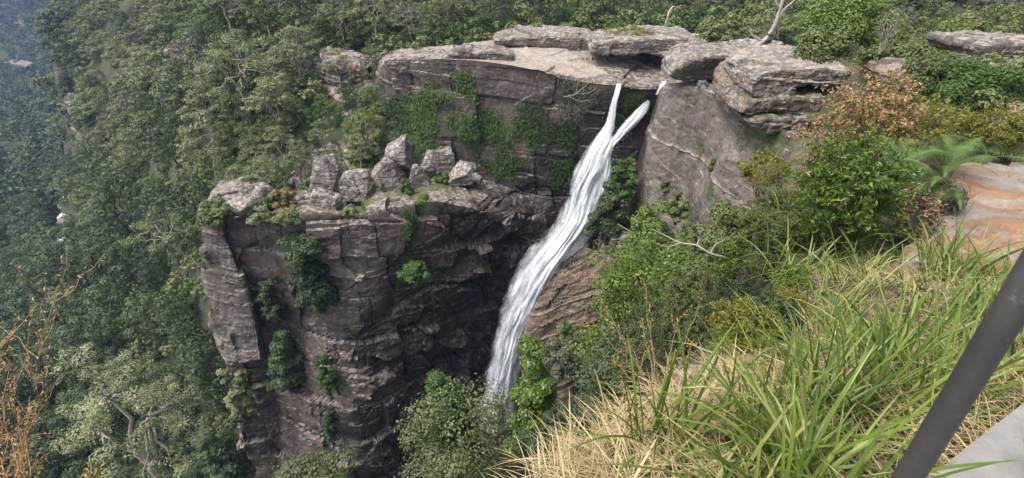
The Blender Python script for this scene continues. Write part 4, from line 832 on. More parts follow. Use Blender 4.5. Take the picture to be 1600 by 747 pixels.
shrub('olive shrub over the rim left of the big glossy bush', 1215, 390, 9, 120, 100, 27, 'olive_leaf', .06, .3, 300, 22, upright=.7)
shrub('small yellow green bush at the lower left of the big fern', 1400, 250, 8.6, 90, 60, 28, 'yellowgreen', .06, .5, 120, 12)
shrub('yellow flowered low shrub right of the big fern', 1560, 245, 10, 110, 80, 29, 'yellowgreen', .07, .35, 220, 16, upright=.7)
shrub('dry brown bush at the right edge behind the banded slab', 1600, 250, 9.4, 80, 100, 30, 'straw', .09, .15, 160, 16, upright=.85)
shrub('dome shaped green heath bush on the plateau behind the orange shrub', 1318, 70, 29, 130, 72, 31, 'feather', .16, .22, 500, 26, hollow=.55, upright=.7, base_h=.02)
shrub('rough olive shrub beneath the dome shaped bush', 1290, 92, 27, 110, 50, 32, 'olive_leaf', .12, .3, 220, 20)
shrub('bright green dome shaped shrub right of the white twigs', 1495, 90, 25, 90, 50, 33, 'feather', .13, .25, 260, 22, hollow=.5)
shrub('long low olive shrub above the orange shrub', 1420, 105, 24, 120, 50, 34, 'olive_leaf', .12, .3, 280, 20)
shrub('grey twiggy shrub with pale stems beside the dome shaped bush', 1390, 75, 26, 60, 66, 35, 'grey_leaf', .1, .2, 70, 12, barkm='dead', upright=.8)
shrub('olive shrub between the right edge slabs', 1530, 128, 20, 110, 56, 36, 'olive_leaf', .09, .35, 240, 18)
shrub('green shrub below the lower right edge slab', 1545, 170, 15, 130, 70, 37, 'green_leaf', .085, .4, 240, 18)
shrub('mid green shrub above the lower right edge slab', 1470, 150, 17, 120, 60, 38, 'olive_leaf', .09, .4, 240, 18)
shrub('low green heath on the second terrace slab', 985, 66, 70, 90, 26, 39, 'yellowgreen', .28, .25, 150, 16, upright=.7)
shrub('small bronze shrub on the plateau right of the terrace heath', 1125, 68, 66, 70, 44, 40, 'olive_leaf', .3, .35, 120, 16)
shrub('grey green tussock shrub at the foot of the banded slab', 1480, 345, 6.0, 60, 70, 41, 'grey_leaf', .11, .12, 110, 14, upright=.85)
shrub('brown dead leaved shrub in the hollow left of the banded slab', 1430, 380, 6.2, 110, 90, 42, 'litter', .06, .4, 140, 10)
# --- things growing out of the main cliff
shrub('leafy bush growing from the cliff below the loose stone', 492, 470, 49, 76, 62, 43, 'dark_leaf', .26, .55, 190, 20)
shrub('bright leaved drooping sprig under the cliff bush', 497, 488, 48.5, 26, 24, 44, 'green_leaf', .28, .5, 30, 10)
shrub('dark bush filling the crack beside the leaning slab', 445, 605, 48.5, 66, 90, 45, 'dark_leaf', .26, .5, 210, 20)
shrub('upper dark shrub in the crack beside the leaning slab', 420, 500, 49.6, 44, 70, 46, 'dark_leaf', .25, .5, 150, 18)
shrub('fern green plant at the lower right of the crack', 508, 612, 46, 36, 50, 47, 'green_leaf', .25, .4, 90, 16)
shrub('bright sprig hanging in the middle of the main wall', 648, 440, 49.5, 46, 36, 48, 'green_leaf', .28, .5, 70, 12)
shrub('narrow green tuft low on the main wall', 512, 690, 45, 26, 56, 49, 'dark_leaf', .22, .5, 110, 16)
shrub('pale shrub on the left flank of the cliff foot', 370, 650, 46, 46, 80, 50, 'gum_leaf', .22, .4, 140, 18)
shrub('dark shrub band under the upper beds of the left wall', 470, 398, 49, 76, 30, 51, 'dark_leaf', .24, .5, 130, 16)
shrub('golden brown round shrub on the ledge beside the perched boulder', 442, 320, 52, 40, 36, 52, 'bronze', .17, .4, 120, 16)
shrub('bright yellow green bush behind the pointed boulder', 570, 262, 65, 60, 40, 53, 'feather', .26, .5, 150, 16)
shrub('small green tuft between the pointed and the squat boulder', 634, 300, 56, 24, 22, 54, 'green_leaf', .22, .5, 40, 10)
shrub('low green shrub spilling over the cliff edge below the golden brown shrub', 450, 348, 49.8, 50, 24, 55, 'olive_leaf', .2)
shrub('low olive shrub on the cliff edge left of the golden brown shrub', 405, 346, 50, 46, 22, 64, 'gum_leaf', .2)
shrub('low green shrub in front of the brownish half hidden boulder', 420, 328, 53, 44, 22, 65, 'green_leaf', .2)
shrub('olive shrub at the outermost left cliff corner', 335, 350, 49, 60, 40, 56, 'olive_leaf', .2, .4, 130, 18)
shrub('bushy sprigs at the bottom edge under the main wall', 480, 775, 24, 130, 34, 57, 'gum_leaf', .1, .35, 170, 18, barkm='dead', upright=.7)
shrub('dark shrubs at the foot of the left cliff flank', 350, 760, 42, 70, 90, 58, 'dark_leaf', .2, .45, 150, 18)
for i, (u_, v_, Y_, w_, h_, m_, l_) in enumerate([(540,300,56,26,26,'green_leaf','small green shrub in the gap right of the wedge shaped boulder'),(585,300,57,30,24,'olive_leaf','low olive shrub between the brown rounded and the pointed boulder'),(690,285,59,24,18,'green_leaf','little green shrub at the foot of the tall upright block'),
    (480,300,58,34,30,'olive_leaf','olive shrub left of the wedge shaped boulder'),(640,262,65,34,26,'dark_leaf','dark shrub behind the squat grey boulder'),(545,335,51.5,30,16,'olive_leaf','low mat of shrubs on the rim below the brown rounded boulder'),(660,318,53,34,14,'feather','low bright mat of plants on the rim under the squat boulder'),
    (1040,300,51,22,26,'olive_leaf','tuft of shrub high on the left edge of the big smooth face'),(1118,268,44,26,26,'olive_leaf','tuft of shrub in the diagonal groove of the big smooth face'),(1128,345,40,34,40,'green_leaf','green shrub low on the right part of the big smooth face'),(1205,440,7,70,50,'olive_leaf','low olive shrub on bare slope left of the strap grass clump'),(1235,455,6,60,36,'feather','low feathery shrub among grass below the strap grass clump')]):
    shrub(l_, u_, v_, Y_, w_, h_, 130+i, m_, .16 if Y_ > 20 else .045, .4, 120, 16)
# --- hanging gardens on the upper wall: one curtain per patch
def curtain(label, poly, dens, leafm, size, seed, thr=-.1, low=-.2, out=.25):
    g = np.random.default_rng(seed); m = np.nonzero(inpoly(cu, cv, poly) & (CN[:, 2] < .8))[0]; nz = fbm(CV[m]*.35, 4, seed); m = m[nz > thr]
    m = m[g.random(len(m)) < dens*1.5]; p = CV[m]+CN[m]*g.uniform(.02, out, (len(m), 1)); k = 4; p = np.repeat(p, k, 0)+g.normal(size=(len(p)*k, 3))*np.array([.22, .12, .28]); nn = np.repeat(CN[m], k, 0)
    ax = unit(np.array([0, 0, -1.])+g.normal(size=p.shape)*.6); V, F = leafquads(p, unit(nn+np.array([0, 0, .5])+g.normal(size=p.shape)*.4), size, .45, g, ax, .1); c = V.mean(0)
    o = mk('hanging_plants', V-c, F, M[leafm]); o.location = tuple(map(float, c)); return tag(o, label, 'plants', 'plant curtains on the cliffs') if thr > -1 else tag(o, label, kind='stuff')
curtain('green curtain of ferns hanging below the thin ledge block', [(640,135),(720,110),(760,130),(740,180),(720,250),(690,262),(640,240),(628,180)], .22, 'green_leaf', .34, 71)
curtain('dark fern curtain under the pale square block', [(590,150),(640,150),(640,260),(600,250),(585,200)], .25, 'dark_leaf', .32, 72)
curtain('wide green curtain of plants in the middle of the upper wall', [(720,190),(800,150),(850,150),(840,230),(800,280),(775,275),(740,240)], .24, 'green_leaf', .34, 73)
curtain('dark bushy patch under the middle of the upper rim', [(775,180),(835,150),(850,175),(830,215),(780,215)], .25, 'dark_leaf', .3, 74)
curtain('narrow fern strip left of the falls', [(850,200),(900,190),(900,260),(880,300),(860,290)], .3, 'green_leaf', .3, 75, -.7)
curtain('leafy tangle on the rim left of the left stream', [(870,110),(930,120),(935,160),(890,190),(870,170)], .14, 'grey_leaf', .28, 76, -.5)
curtain('dark leaves between the two streams', [(975,150),(1005,150),(985,180),(965,215),(962,190)], .3, 'green_leaf', .28, 77)
curtain('mossy plants along the rim of the ledge', [(560,300),(780,280),(780,300),(700,320),(600,330),(560,325)], .11, 'green_leaf', .26, 78, -1.2)
curtain('thin vertical line of plants down the middle of the main wall', [(632,330),(648,330),(652,420),(634,420)], .35, 'green_leaf', .26, 79, -.9)
curtain('ferns clinging to the shaded wall under the long dark overhang', [(560,150),(600,130),(612,200),(590,230),(560,220)], .25, 'dark_leaf', .32, 80)
# --- gum low on the left, the pale gum on the slope, dead trees
def big_gum(label, u, v, Y, hp, seed, leafm, scale_pads, npads, leaf, nl, cr, bare=.28, lean=.1, name='gum_tree', wob=.12, **k):
    f = at(u, v, Y); sc = Y/(F0*cp+(373.5-v)*sp); H = hp*sc/math.cos(math.atan2(-f[2], f[1])); T, Cn = gum_tree(seed, H, cr*sc, npads, leaf, nl, lean, bare, 1.15, scale_pads, wob)
    r = thing(name, label, 'tree', f); T.build('trunk', M['bark'], r, True); Cn.build('crown', M[leafm], r); return r
big_gum('pale gum with twisted white limbs and clustered leaf pads low on the left', 300, 800, 25, 180, 5, 'gumpale', .27, 26, .15, 260, 70, .30, .03)
big_gum('spreading pale gum with a leaning white trunk on the slope', 392, 190, 78, 118, 9, 'gum_leaf', .27, 20, .28, 120, 66, .38, .05)
big_gum('light green sapling reaching out left of the leaning cliff slab', 312, 408, 50, 80, 15, 'gum_leaf', .3, 12, .2, 90, 45, .45, .2)
big_gum('light green gum sapling behind the broad pale boulder', 575, 232, 67, 62, 14, 'feather', .3, 12, .26, 90, 34, .4, .1)
def branchwork(name, label, cat, segs, mat, Y0=None, group=None):
    """segs: lists of (u, v, Y, radius)"""
    P0 = at(*segs[0][0][:3]); mb = MB()
    for s in segs:
        P = np.array([at(*q[:3]) for q in s])-P0; r = np.array([q[3] for q in s]); t = np.linspace(0, len(s)-1, 5*len(s)); p = catmull(P, t)
        p += .012*np.linalg.norm(P[-1]-P[0])*fbm(p*3/max(.3, np.linalg.norm(P[-1]-P[0])), 2, 5)[:, None]; mb.tube(p, np.interp(t, np.arange(len(s)), r), 6)
    o = mb.build(name, M[mat], None, True); o.location = tuple(map(float, P0)); return tag(o, label, cat, group)
branchwork('dead_tree', 'bare leaning white dead trunk standing on the plateau rocks', 'dead tree', [[(1180,72,49,.25),(1198,60,49,.2),(1212,36,49,.17),(1220,10,49,.15),(1232,-30,49,.12)], [(1214,30,49,.14),(1226,14,49,.1),(1240,2,49,.07),(1250,-12,49,.05)], [(1218,14,49,.12),(1212,2,49,.08),(1206,-14,49,.06)], [(1190,64,49,.14),(1176,56,49,.1),(1170,46,49,.07)]], 'dead')
branchwork('dead_branch', 'bleached dead branch reaching out over the drop', 'branch', [[(1132,402,8,.022),(1110,396,8,.02),(1088,384,8.1,.017),(1062,380,8.2,.013),(1040,370,8.3,.01),(1018,356,8.4,.006)], [(1088,384,8.1,.013),(1092,374,8.2,.01),(1088,366,8.2,.006)], [(1062,380,8.2,.01),(1044,386,8.2,.007),(1024,380,8.2,.005)], [(1110,396,8,.014),(1118,382,8.1,.01),(1132,374,8.2,.008),(1128,362,8.2,.005)], [(1040,370,8.3,.007),(1030,360,8.3,.004)]], 'dead')
branchwork('dead_branch', 'fine pale dead twigs on the rim left of the left stream', 'branch', [[(880,152,57.6,.045),(900,146,57.5,.035),(915,134,57.5,.025),(925,126,57.5,.02)], [(900,146,57.5,.03),(918,146,57.5,.025),(932,138,57.5,.018)], [(890,150,57.5,.03),(905,158,57.5,.025),(920,156,57.5,.018)], [(900,146,57.5,.025),(902,132,57.5,.02),(908,120,57.5,.015)]], 'dead')
branchwork('dead_branch', 'tangle of grey twigs in the gully right of the falls', 'branch', [[(1010,370,44,.08),(985,362,44,.06),(965,350,44,.04)], [(985,362,44,.05),(970,372,44,.03),(955,374,44,.02)], [(1000,366,44,.05),(990,350,44,.03),(978,338,44,.02)]], 'dead')
for i, (a, l) in enumerate([([(512,52,100,.22),(496,26,100,.18),(476,-6,100,.15),(466,-20,100,.13)], 'dark leaning bare trunk at the top, left of the long terrace'), ([(318,24,118,.2),(306,4,118,.16),(296,-20,118,.14)], 'pale bare trunk at the top above the small slope overhang'), ([(545,55,104,.16),(538,30,104,.12),(522,4,104,.09),(516,-10,104,.07)], 'slim pale trunk right of the dark leaning trunk'), ([(440,82,96,.14),(424,60,96,.11),(418,40,96,.08)], 'short broken grey trunk on the slope above the pale gum'), ([(1035,62,84,.2),(1042,30,86,.15),(1050,12,88,.12),(1062,14,89,.08)], 'crooked pale trunk behind the second terrace slab'), ([(262,160,106,.15),(248,150,106,.12),(238,142,106,.07)], 'pale dead stick lying across the forest crowns'), ([(380,48,108,.16),(366,20,108,.13),(358,-8,108,.1)], 'bare grey trunk between forest crowns at the top')]):
    branchwork('dead_tree', l, 'dead tree', [a], 'dkbark' if 'dark' in l else 'dead')
# --- yellow twigs, rusty shrub at the left
def twiggy(name, label, root, tips, seed, Y, rad, leafm, leaf, asp, per, stemm, sub=5, cat='shrub'):
    g = np.random.default_rng(seed); P0 = at(*root); T = MB(); C_ = []; A_ = []
    for (u, v, dy) in tips:
        e = at(u, v, Y+dy)-P0; p, r = limb(np.zeros(3), e, g, rad, rad*.3, 9, .035, .02); T.tube(p, r, 5)
        for s in range(sub):
            i = g.integers(3, 9); b = p[i]; L = np.linalg.norm(e)*g.uniform(.08, .2); q = unit(unit(e)+g.normal(size=3)*.55+np.array([0, 0, .3])); pp, rr_ = limb(b, b+q*L, g, rad*.35, rad*.15, 5, .08); T.tube(pp, rr_, 4)
            for w in np.linspace(.2, 1, per): C_.append(b+q*L*w+g.normal(size=3)*leaf*.3); A_.append(unit(q+g.normal(size=3)*.5))
        for w in np.linspace(.55, 1, per*2): C_.append(e*w+g.normal(size=3)*leaf*.4); A_.append(unit(unit(e)+g.normal(size=3)*.5))
    C_ = np.array(C_); A_ = np.array(A_); r = thing(name, label, cat, P0); T.build('stem', M[stemm], r, True); L = MB(); L.add(*leafquads(C_, unit(g.normal(size=C_.shape)+np.array([0, -.5, .8])), leaf, asp, g, A_, .1)); L.build('foliage', M[leafm], r); return r
M['rustwood'] = plain('rusty_twigs', (.40, .24, .13), .8, .3, 4); M['brownwood'] = plain('brown_twigs', (.16, .11, .07), .8, .3, 4)
twiggy('yellow_twig_shrub', 'sparse twiggy shrub with yellow orange leaves at the edge of the drop', (1030, 640, 3.2), [(935,510,.3),(955,560,.2),(925,590,.1),(985,540,.4),(1010,450,.6),(1000,500,.5),(1060,500,.5),(1085,530,.3),(960,620,0),(940,470,.5),(1090,480,.6)], 4, 3.4, .008, 'ylw', .035, .32, 5, 'brownwood', 4)
twiggy('dry_shrub', 'dry rusty orange shrub with feathery twigs at the left edge', (20, 860, 1.75), [(84,472,.1),(46,520,.05),(-30,450,0),(60,560,.1),(46,620,.1),(14,580,.05),(44,690,.05),(-20,560,0),(60,735,.05),(4,640,.1),(-40,640,0),(30,660,.1)], 6, 1.85, .0045, 'rust', .024, .3, 8, 'rustwood', 9)
twiggy('yellow_twig_shrub', 'small yellow leaved twig poking up at the bottom left', (150, 790, 2.0), [(140,735,0),(160,728,.05),(152,742,.05)], 7, 2.05, .004, 'ylw', .03, .45, 4, 'brownwood', 2)
# --- ferns
def frond(g, base, dirn, L, droop, mb, lw=.24, n=28):
    t = np.linspace(0, 1, n); side = unit(np.cross(dirn, np.array([0, 0, 1.]))); p = base+dirn*L*t[:, None]; p[:, 2] -= droop*L*t**2.2
    T = unit(np.gradient(p, axis=0)); rib = tube(p, np.linspace(.006, .0015, n), 4); C_ = []; A_ = []; S_ = []; N_ = []
    for i in range(3, n):
        w = lw*L*math.sin(math.pi*min(1, (t[i]*.92+.10)))**.8*(1.1-.55*t[i])
        for s in (-1, 1):
            ax = unit(side*s+T[i]*.55+np.array([0, 0, -.12])); m = max(4, int(w/.018)); q = np.linspace(.08, 1, m)[:, None]; pp = p[i]+ax*w*q; pp[:, 2] -= .18*w*q[:, 0]**2; nn = unit(np.cross(T[i], side)*1.0+g.normal(size=3)*.08); nn = nn*np.sign(nn[2])
            bx = unit(T[i]-ax*(T[i]@ax))
            for o in (-1, 1): C_.append(pp+bx*o*.014*(1.15-q)); A_.append(np.tile(unit(bx*o+ax*.5), (m, 1))); S_.append((.030*(1.2-q[:, 0]))); N_.append(np.tile(nn, (m, 1)))
    C_, A_, S_, N_ = map(np.concatenate, (C_, A_, S_, N_)); mb.add(*leafquads(C_, N_, S_, .42, g, A_)); return rib
def fern(label, u, v, Y, specs, seed):
    g = np.random.default_rng(seed); k_ = 1.0; f = at(u, v, Y*k_); specs = [(a_, b_, c_*k_, d_) for a_, b_, c_, d_ in specs]; gz = nearz(f[:1], f[1:2])[0]; f[2] = max(f[2], gz+.02); r = thing('fern', label, 'fern', f)
    mb = MB(); mb.tube(np.array([(0, 0, gz-f[2]-.1), (.02, 0, (gz-f[2])*.5), (0, 0, .02)]), np.array([.06, .05, .045]), 10); mb.build('stem', M['dkbark'], r, True)
    for (a, el, L, dr) in specs:
        mb = MB(); d = np.array([math.sin(R(a))*math.cos(R(el)), math.cos(R(a))*math.cos(R(el)), math.sin(R(el))]); rib = frond(g, np.zeros(3), d, L, dr, mb); mb.add(*rib); mb.build('frond', M['fern'], r)
fern('large tree fern with arching fronds left of the banded slab', 1470, 290, 6.9, [(-95,40,1.25,.55),(-120,30,1.2,.5),(-75,45,1.1,.5),(-140,25,1.0,.45),(-55,50,1.0,.5),(-105,52,1.0,.5),(-160,30,.9,.5),(-85,20,1.1,.35),(-30,45,.9,.5),(-112,15,1.15,.4),(-130,45,1.0,.5)], 1)
fern('tall green fern with upright fronds behind the large tree fern', 1475, 268, 7.9, [(-80,55,1.25,.45),(-50,62,1.1,.4),(-110,48,1.2,.5),(20,60,1.1,.45),(60,50,1.1,.5),(-140,40,1.0,.5),(100,45,1.1,.5),(-95,68,1.1,.35),(150,45,.9,.5),(-70,40,1.2,.5),(80,65,1.1,.4)], 2)
fern('small fern half hidden behind the big glossy bush', 1420, 288, 7.2, [(-100,35,.8,.5),(-60,45,.8,.5),(-140,30,.8,.5),(-20,50,.7,.4),(60,40,.7,.5),(120,40,.7,.5)], 3)
fern('low fern on bare ground behind the banded slab', 1545, 246, 9.0, [(-95,35,1.2,.5),(-60,45,1.1,.45),(-130,30,1.1,.5),(-20,50,1.0,.5),(40,45,1.1,.5),(90,35,1.1,.5),(150,30,1.0,.5)], 4)
fern('pale low fern behind the banded slab nearest the right edge', 1592, 242, 9.3, [(-95,40,1.2,.5),(-50,45,1.1,.45),(-135,30,1.1,.5),(0,50,1.0,.5),(60,45,1.1,.5),(110,35,1.1,.5)], 5)
fern('fern rising between the orange and the big glossy bush', 1405, 258, 7.8, [(-95,45,1.1,.5),(-60,50,1.1,.45),(-130,40,1.1,.5),(-20,55,1.0,.5),(40,45,1.1,.5),(80,40,1.2,.5),(110,50,1.0,.5)], 6)
shrub('leafy olive shrub on the rim between the glossy bushes', 1230, 408, 8.0, 70, 76, 150, 'olive_leaf', .05, .4, 200, 18)
# --- grass
def blades(g, roots, L, wd, lean, droop, n=7, axis=None, fold=True):
    """strap leaves: three verts across, bent over by their own weight"""
    m = len(roots); L = L*g.uniform(.55, 1.25, m); wd = wd*g.uniform(.65, 1.25, m); a = g.uniform(0, 6.283, m) if axis is None else axis+g.normal(size=m)*.6
    el = np.clip(lean+g.normal(size=m)*.22, .05, 1.5); d = np.stack([np.cos(a)*np.sin(el), np.sin(a)*np.sin(el), np.cos(el)], 1); t = np.linspace(0, 1, n)[None, :, None]
    p = roots[:, None]+d[:, None]*L[:, None, None]*t; dr = droop*g.uniform(.1, 1.6, m); p[:, :, 2] -= dr[:, None]*L[:, None]*t[:, :, 0]**2.3; hz = unit(d*np.array([1, 1, 0])+1e-6); p += hz[:, None]*(dr*L*.35)[:, None, None]*t**2
    tw = a+np.pi/2+g.normal(size=m)*.5; s = np.stack([np.cos(tw), np.sin(tw), 0*a], 1); prof = np.interp(np.linspace(0, 1, n), [0, .15, .6, .9, 1], [.7, 1, .95, .5, .06])
    S_ = s[:, None]*(wd[:, None]*prof[None])[:, :, None]*.5; mid = p.copy(); mid[:, :, 2] -= (wd[:, None]*prof[None])*.18
    V = np.stack([p-S_, mid, p+S_], 2).reshape(-1, 3); i = np.arange(m*(n-1)); b, r = i//(n-1), i % (n-1); o = b*n*3+r*3
    F = np.concatenate([np.stack([o, o+1, o+4, o+3], 1), np.stack([o+1, o+2, o+5, o+4], 1)]); return V, F
def ground_pts(g, n, poly, Y0, Y1, X0=-1, X1=12):
    x = g.uniform(X0, X1, n*12); y = np.exp(g.uniform(math.log(Y0), math.log(Y1), n*12)); z = nearz(x, y); u, v, d = proj(np.stack([x, y, z], 1)); dd, _ = rim_dist(x, y)
    ok = inpoly(u, v, poly) & (dd < .15); P = np.stack([x, y, z], 1)[ok]; return P[:n]
g = np.random.default_rng(77)
MEADOW = [(800,800),(900,690),(1000,640),(1090,600),(1170,560),(1240,470),(1300,410),(1440,410),(1620,440),(1800,500),(1800,900),(1300,1000),(800,900)]
def off_path(P): return P[((P[:, 0]-1.5)*-.475+(P[:, 1]-1.12)*.88) > .16]
def tufts(centres, per, L, wd, lean, droop, spread):
    V = []; F = []; n0 = 0
    for c in centres:
        k = int(per*g.uniform(.6, 1.3)); rt = c+np.stack([g.normal(size=k)*spread, g.normal(size=k)*spread, np.zeros(k)], 1); s = g.uniform(.75, 1.2); v, f = blades(g, rt, L*s, wd, lean, droop); V.append(v); F.append(f+n0); n0 += len(v)
    return np.concatenate(V), np.concatenate(F)
c = ground_pts(g, 92, [(1120,800),(1130,650),(1200,560),(1260,470),(1330,420),(1440,420),(1620,450),(1800,520),(1800,900),(1120,900)], .9, 7, .3, 9); V, F = tufts(off_path(c), 17, .66, .0145, .50, .42, .06); c2 = ground_pts(g, 55, [(1150,800),(1150,640),(1190,540),(1260,450),(1330,410),(1440,410),(1620,450),(1800,520),(1800,900),(1120,900)], .9, 7, .3, 9); v2, f2 = tufts(off_path(c2), 12, .55, .0055, .7, .7, .07); F = np.concatenate([F, f2+len(V)]); V = np.concatenate([V, v2])
tag(mk('grass', V, F, M['blade']), 'long green strap grass on the slope by the path', kind='stuff')
pts = ground_pts(g, 700, MEADOW, .8, 7, -.2, 9); V, F = blades(g, pts, .45, .010, 1.25, .25, 6)
tag(mk('dry_grass', V, F, M['straw']), 'broad dead grass blades lying flat on the slope', kind='stuff')
pts = ground_pts(g, 7500, MEADOW, .8, 8, -.2, 10); V, F = blades(g, pts, .30, .0042, 1.1, .3, 5)
tag(mk('dry_grass', V, F, M['straw']), 'dry straw coloured grass matted over the slope', kind='stuff')
pts = ground_pts(g, 1500, [(800,800),(900,690),(1000,640),(1090,600),(1170,560),(1230,520),(1180,640),(1000,760),(900,800)], 1.2, 4, -.3, 3); V, F = blades(g, pts, .26, .004, 1.05, .5, 6)
tag(mk('dry_grass', V, F, M['straw']), 'dense hay coloured grass hanging over the edge of the drop', kind='stuff')
pts = ground_pts(g, 3600, MEADOW, .7, 5, -.2, 8); nn = unit(np.array([0, 0, 1.])+g.normal(size=pts.shape)*.5); V, F = leafquads(pts+np.array([0, 0, .012]), nn, .05, .3, g, None, .2)
tag(mk('leaf_litter', V, F, M['litter']), 'brown fallen leaves and twigs under the grass', kind='stuff')
def tuft(label, u, v, Y, k, L, wd, lean, droop, axis=None, spread=.05):
    f = at(u, v, Y); f[2] = nearz(f[:1], f[1:2])[0]; rt = np.stack([g.normal(size=k)*spread, g.normal(size=k)*spread, np.zeros(k)], 1); V, F = blades(g, rt, L, wd, lean, droop, 9, axis)
    o = mk('grass_tuft', V, F, M['blade']); o.location = tuple(map(float, f)); return tag(o, label, 'grass tuft', 'strap grass tufts')
tuft('green strap grass tuft at the very edge above the falls foot', 1020, 715, 1.75, 46, .72, .016, .35, .3, None, .06)
tuft('tall strap grass tuft in front of the banded slab', 1480, 425, 4.4, 60, .95, .02, .45, .35, None, .12)
tuft('dense dark strap grass tuft in the middle of the slope', 1300, 660, 1.75, 70, .62, .014, .4, .3, None, .08)
tuft('strap grass tuft beside the dark rail post', 1420, 560, 2.1, 60, .7, .015, .5, .35, None, .09)
tuft('yellow tipped strap grass tuft at the bottom of the slope', 1200, 735, 1.45, 60, .5, .014, .5, .3, None, .09)
tuft('strap grass tuft between the rail post and the path edge', 1530, 620, 1.75, 22, .42, .013, .8, .3, None, .06)
tuft('big clump of dark strap grass below the big glossy bush', 1270, 400, 6.8, 120, 1.0, .022, .5, .5, None, .25)
tuft('arching strap grass clump on the rim under the glossy light bush', 1240, 440, 5.6, 70, .9, .02, .6, .5, None, .2)
# ------------------------------------------------------------------ path and rail post
def concrete():
    t = NT('concrete'); pos = t.n('NewGeometry').outputs['Position']; n = t.noise(pos, 9, 10, .75); m = t.noise(pos, 2, 5, .6)
    c = t.mix(t.step(n, .3, .7), (.13, .124, .116), (.195, .187, .175)); c = t.mix(t.math('MULTIPLY', t.step(t.noise(pos, 60, 3, .6), .62, .7), .6), c, (.15, .145, .14)); c = t.mix(t.math('MULTIPLY', t.step(m, .5, .7), .25), c, (.28, .27, .25))
    t.put(t.b.inputs['Base Color'], c); t.b.inputs['Roughness'].default_value = .8; t.put(t.b.inputs['Normal'], t.bump(t.noise(pos, 40, 8, .7), .5, .006)); return t.m
M['concrete'] = concrete()
e0 = np.array([1.485, 1.147]); ed = np.array([.88, .475]); A_ = e0-ed*6; B_ = e0+ed*9; nrm2 = np.array([ed[1], -ed[0]])
poly = [A_, B_, B_+nrm2*2.6, A_+nrm2*2.6]; bm = bmesh.new(); vs = [bm.verts.new((p[0], p[1], -1.6)) for p in poly]; f = bm.faces.new(vs); bmesh.ops.recalc_face_normals(bm, faces=[f]); r = bmesh.ops.extrude_face_region(bm, geom=[f])
for q in r['geom']:
    if isinstance(q, bmesh.types.BMVert): q.co.z = -1.85
bmesh.ops.recalc_face_normals(bm, faces=bm.faces); bmesh.ops.bevel(bm, geom=[e for e in bm.edges], offset=.012, segments=2, affect='EDGES'); me = bpy.data.meshes.new('path'); bm.to_mesh(me); bm.free(); me.materials.append(M['concrete']); o = bpy.data.objects.new('path', me); C.objects.link(o); tag(o, 'pale concrete path edge at the lower right corner', kind='structure')
t = NT('painted_post'); pos = t.n('TexCoord').outputs['Object']; n = t.noise(pos, 90, 6, .7); t.put(t.b.inputs['Base Color'], t.mix(t.step(t.noise(pos, 14, 8, .75), .58, .68), t.mix(t.step(t.noise(pos, 5, 6, .7), .35, .7), (.026, .024, .023), (.042, .038, .035)), (.085, .075, .065))); t.b.inputs['Roughness'].default_value = .55; t.b.inputs['Metallic'].default_value = 0.0; t.put(t.b.inputs['Normal'], t.bump(n, .35, .002)); M['post'] = t.m
pr = thing('rail_post', 'dark grey round steel rail post standing at the path edge', 'railing post', (.80, .655, -1.6))
mb = MB(); zz = np.array([-.25, .3, .7, 1.0, 1.25, 1.28]); mb.tube(np.stack([0*zz, 0*zz, zz], 1), np.array([.0235, .0235, .0235, .0235, .0235, .009]), 32); mb.build('post', M['post'], pr, True)
mb = MB(); mb.tube(np.array([(0, 0, .006), (0, 0, .016), (0, 0, .03), (0, 0, .034)]), np.array([.07, .07, .06, .032]), 28); mb.build('base_flange', M['post'], pr, True)
mb = MB(); mb.tube(np.array([(ed[0]*.02, ed[1]*.02, 1.18), (ed[0]*3, ed[1]*3, 1.18)]), .024, 24); mb.build('handrail', M['post'], pr, True)

# ------------------------------------------------------------------ plateau heath on the right, beyond the rocks
g = np.random.default_rng(91); items = []
n = 5000; az = np.radians(g.uniform(14, 52, n)); rr = np.sqrt(g.uniform(24**2, 72**2, n)); x = rr*np.sin(az); y = rr*np.cos(az); z = nearz(x, y); u, v, d = proj(np.stack([x, y, z], 1)); dd, _ = rim_dist(x, y)
ok = (u > 1130) & (u < 1680) & (v < 100) & (v > -40) & (dd < -1.0) & ~inpoly(u, v, [(1130,66),(1240,66),(1340,90),(1340,130),(1130,130)]) & ~inpoly(u, v, [(1540,60),(1700,60),(1700,150),(1540,150)])
x, y, z, u, v, d = [q[ok] for q in (x, y, z, u, v, d)]; k = dart(x, y, np.full(len(x), 3.0))[:90]
for i in k:
    kd = str(g.choice(['low', 'fresh', 'olive', 'grey', 'gum'], p=[.42, .18, .2, .1, .1])) if y[i] > 46 else str(g.choice(['low', 'fresh'], p=[.75, .25])); s = g.uniform(.7, 1.15)*(1.0 if kd in ('low', 'fresh') else .62)
    o = plant_tree(kd, (x[i], y[i], z[i]-.2), s, g.uniform(0, 6.28), None, 'heath plants on the right plateau', 'heath_shrub' if kd in ('low', 'fresh') else 'tree', 'shrub' if kd in ('low', 'fresh') else 'tree'); items.append((o, kd, u[i], v[i]-15.5))
autolabel(items, 'heathland ')
n = 6000; x = g.uniform(6, 75, n); y = g.uniform(7, 71, n); z = nearz(x, y); u, v, d = proj(np.stack([x, y, z], 1)); dd, _ = rim_dist(x, y)
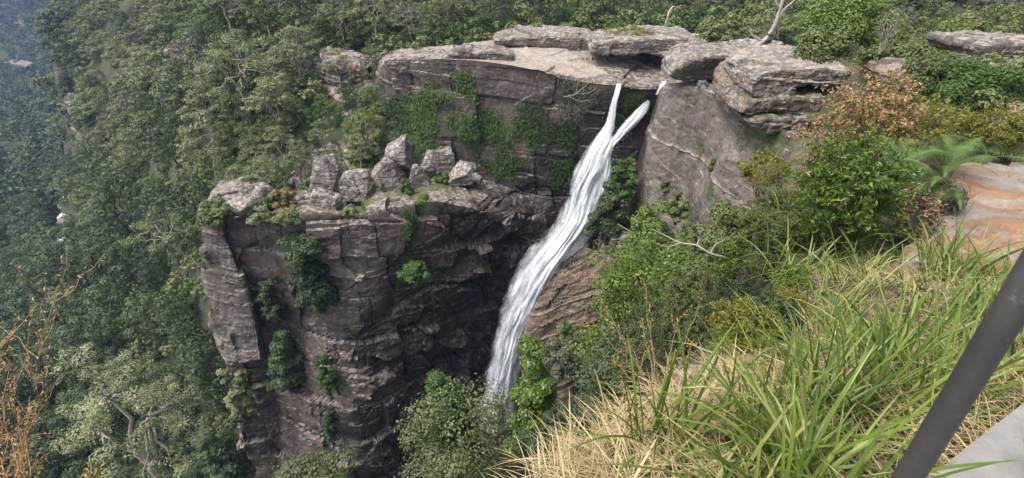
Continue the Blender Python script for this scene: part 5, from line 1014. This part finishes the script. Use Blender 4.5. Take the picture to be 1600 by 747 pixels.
ok = (u > 1120) & (u < 1680) & (v < 250) & (v > -40) & (dd < -1.5) & (np.hypot(x, y) < 71) & ~inpoly(u, v, [(1400,240),(1700,240),(1700,300),(1400,300)]) & ~inpoly(u, v, [(1130,66),(1240,66),(1340,90),(1340,180),(1130,180)]); x, y, z = x[ok], y[ok], z[ok]; k = dart(x, y, np.where(y < 18, 1.0, 1.7))[:620]
merged('undergrowth', [(str(g.choice(['low', 'fresh'], p=[.75, .25])), (x[i], y[i], z[i]-.2), g.uniform(.45, .8)*(.38 if y[i] < 18 else 1), g.uniform(0, 6.28)) for i in k], frac=.5, label='low heath covering the plateau on the right')
n = 9000; x = g.uniform(-12, 34, n); y = np.exp(g.uniform(math.log(1.5), math.log(48), n)); z = nearz(x, y); dd, _ = rim_dist(x, y); ok = (dd > .25) & (dd < 3+.32*y) & (z > -62) & ~((y > 34) & (x > 8)); x, y, z, dd = x[ok], y[ok], z[ok], dd[ok]; r_ = np.hypot(x, y)
k = dart(x, y, np.clip(.11*r_, .3, 2.0)); sz = np.clip(.026*r_+.04, .12, .62); u, v, d = proj(np.stack([x, y, z], 1))
merged('undergrowth', [(str(g.choice(['low', 'fresh'], p=[.7, .3])), (x[i], y[i], z[i]-.1*sz[i]), sz[i]*g.uniform(.7, 1.15), g.uniform(0, 6.28)) for i in k[:700]], frac=.5, label='low growth clinging to the steep slope below the grass')
# ------------------------------------------------------------------ air
bm = bmesh.new(); bmesh.ops.create_cube(bm, size=1); me = bpy.data.meshes.new('haze'); bm.to_mesh(me); bm.free(); o = bpy.data.objects.new('haze', me); C.objects.link(o)
zt = 260.0; zb = -131.5; o.scale = (2540, 2540, zt-zb); o.location = (0, 0, (zt+zb)/2); tag(o, kind='stuff')
m = bpy.data.materials.new('air'); m.use_nodes = True; nt = m.node_tree; nt.nodes.remove(nt.nodes['Principled BSDF']); vn = nt.nodes.new('ShaderNodeVolumePrincipled'); vn.inputs['Color'].default_value = (.36, .56, 1, 1); vn.inputs['Density'].default_value = .00020; vn.inputs['Anisotropy'].default_value = .2
nt.links.new(vn.outputs[0], nt.nodes['Material Output'].inputs['Volume']); me.materials.append(m)
zmax = max((ob.matrix_world @ Vector(c)).z for ob in C.objects if ob.name.startswith('terrain') for c in ob.bound_box); print('terrain top', zmax)
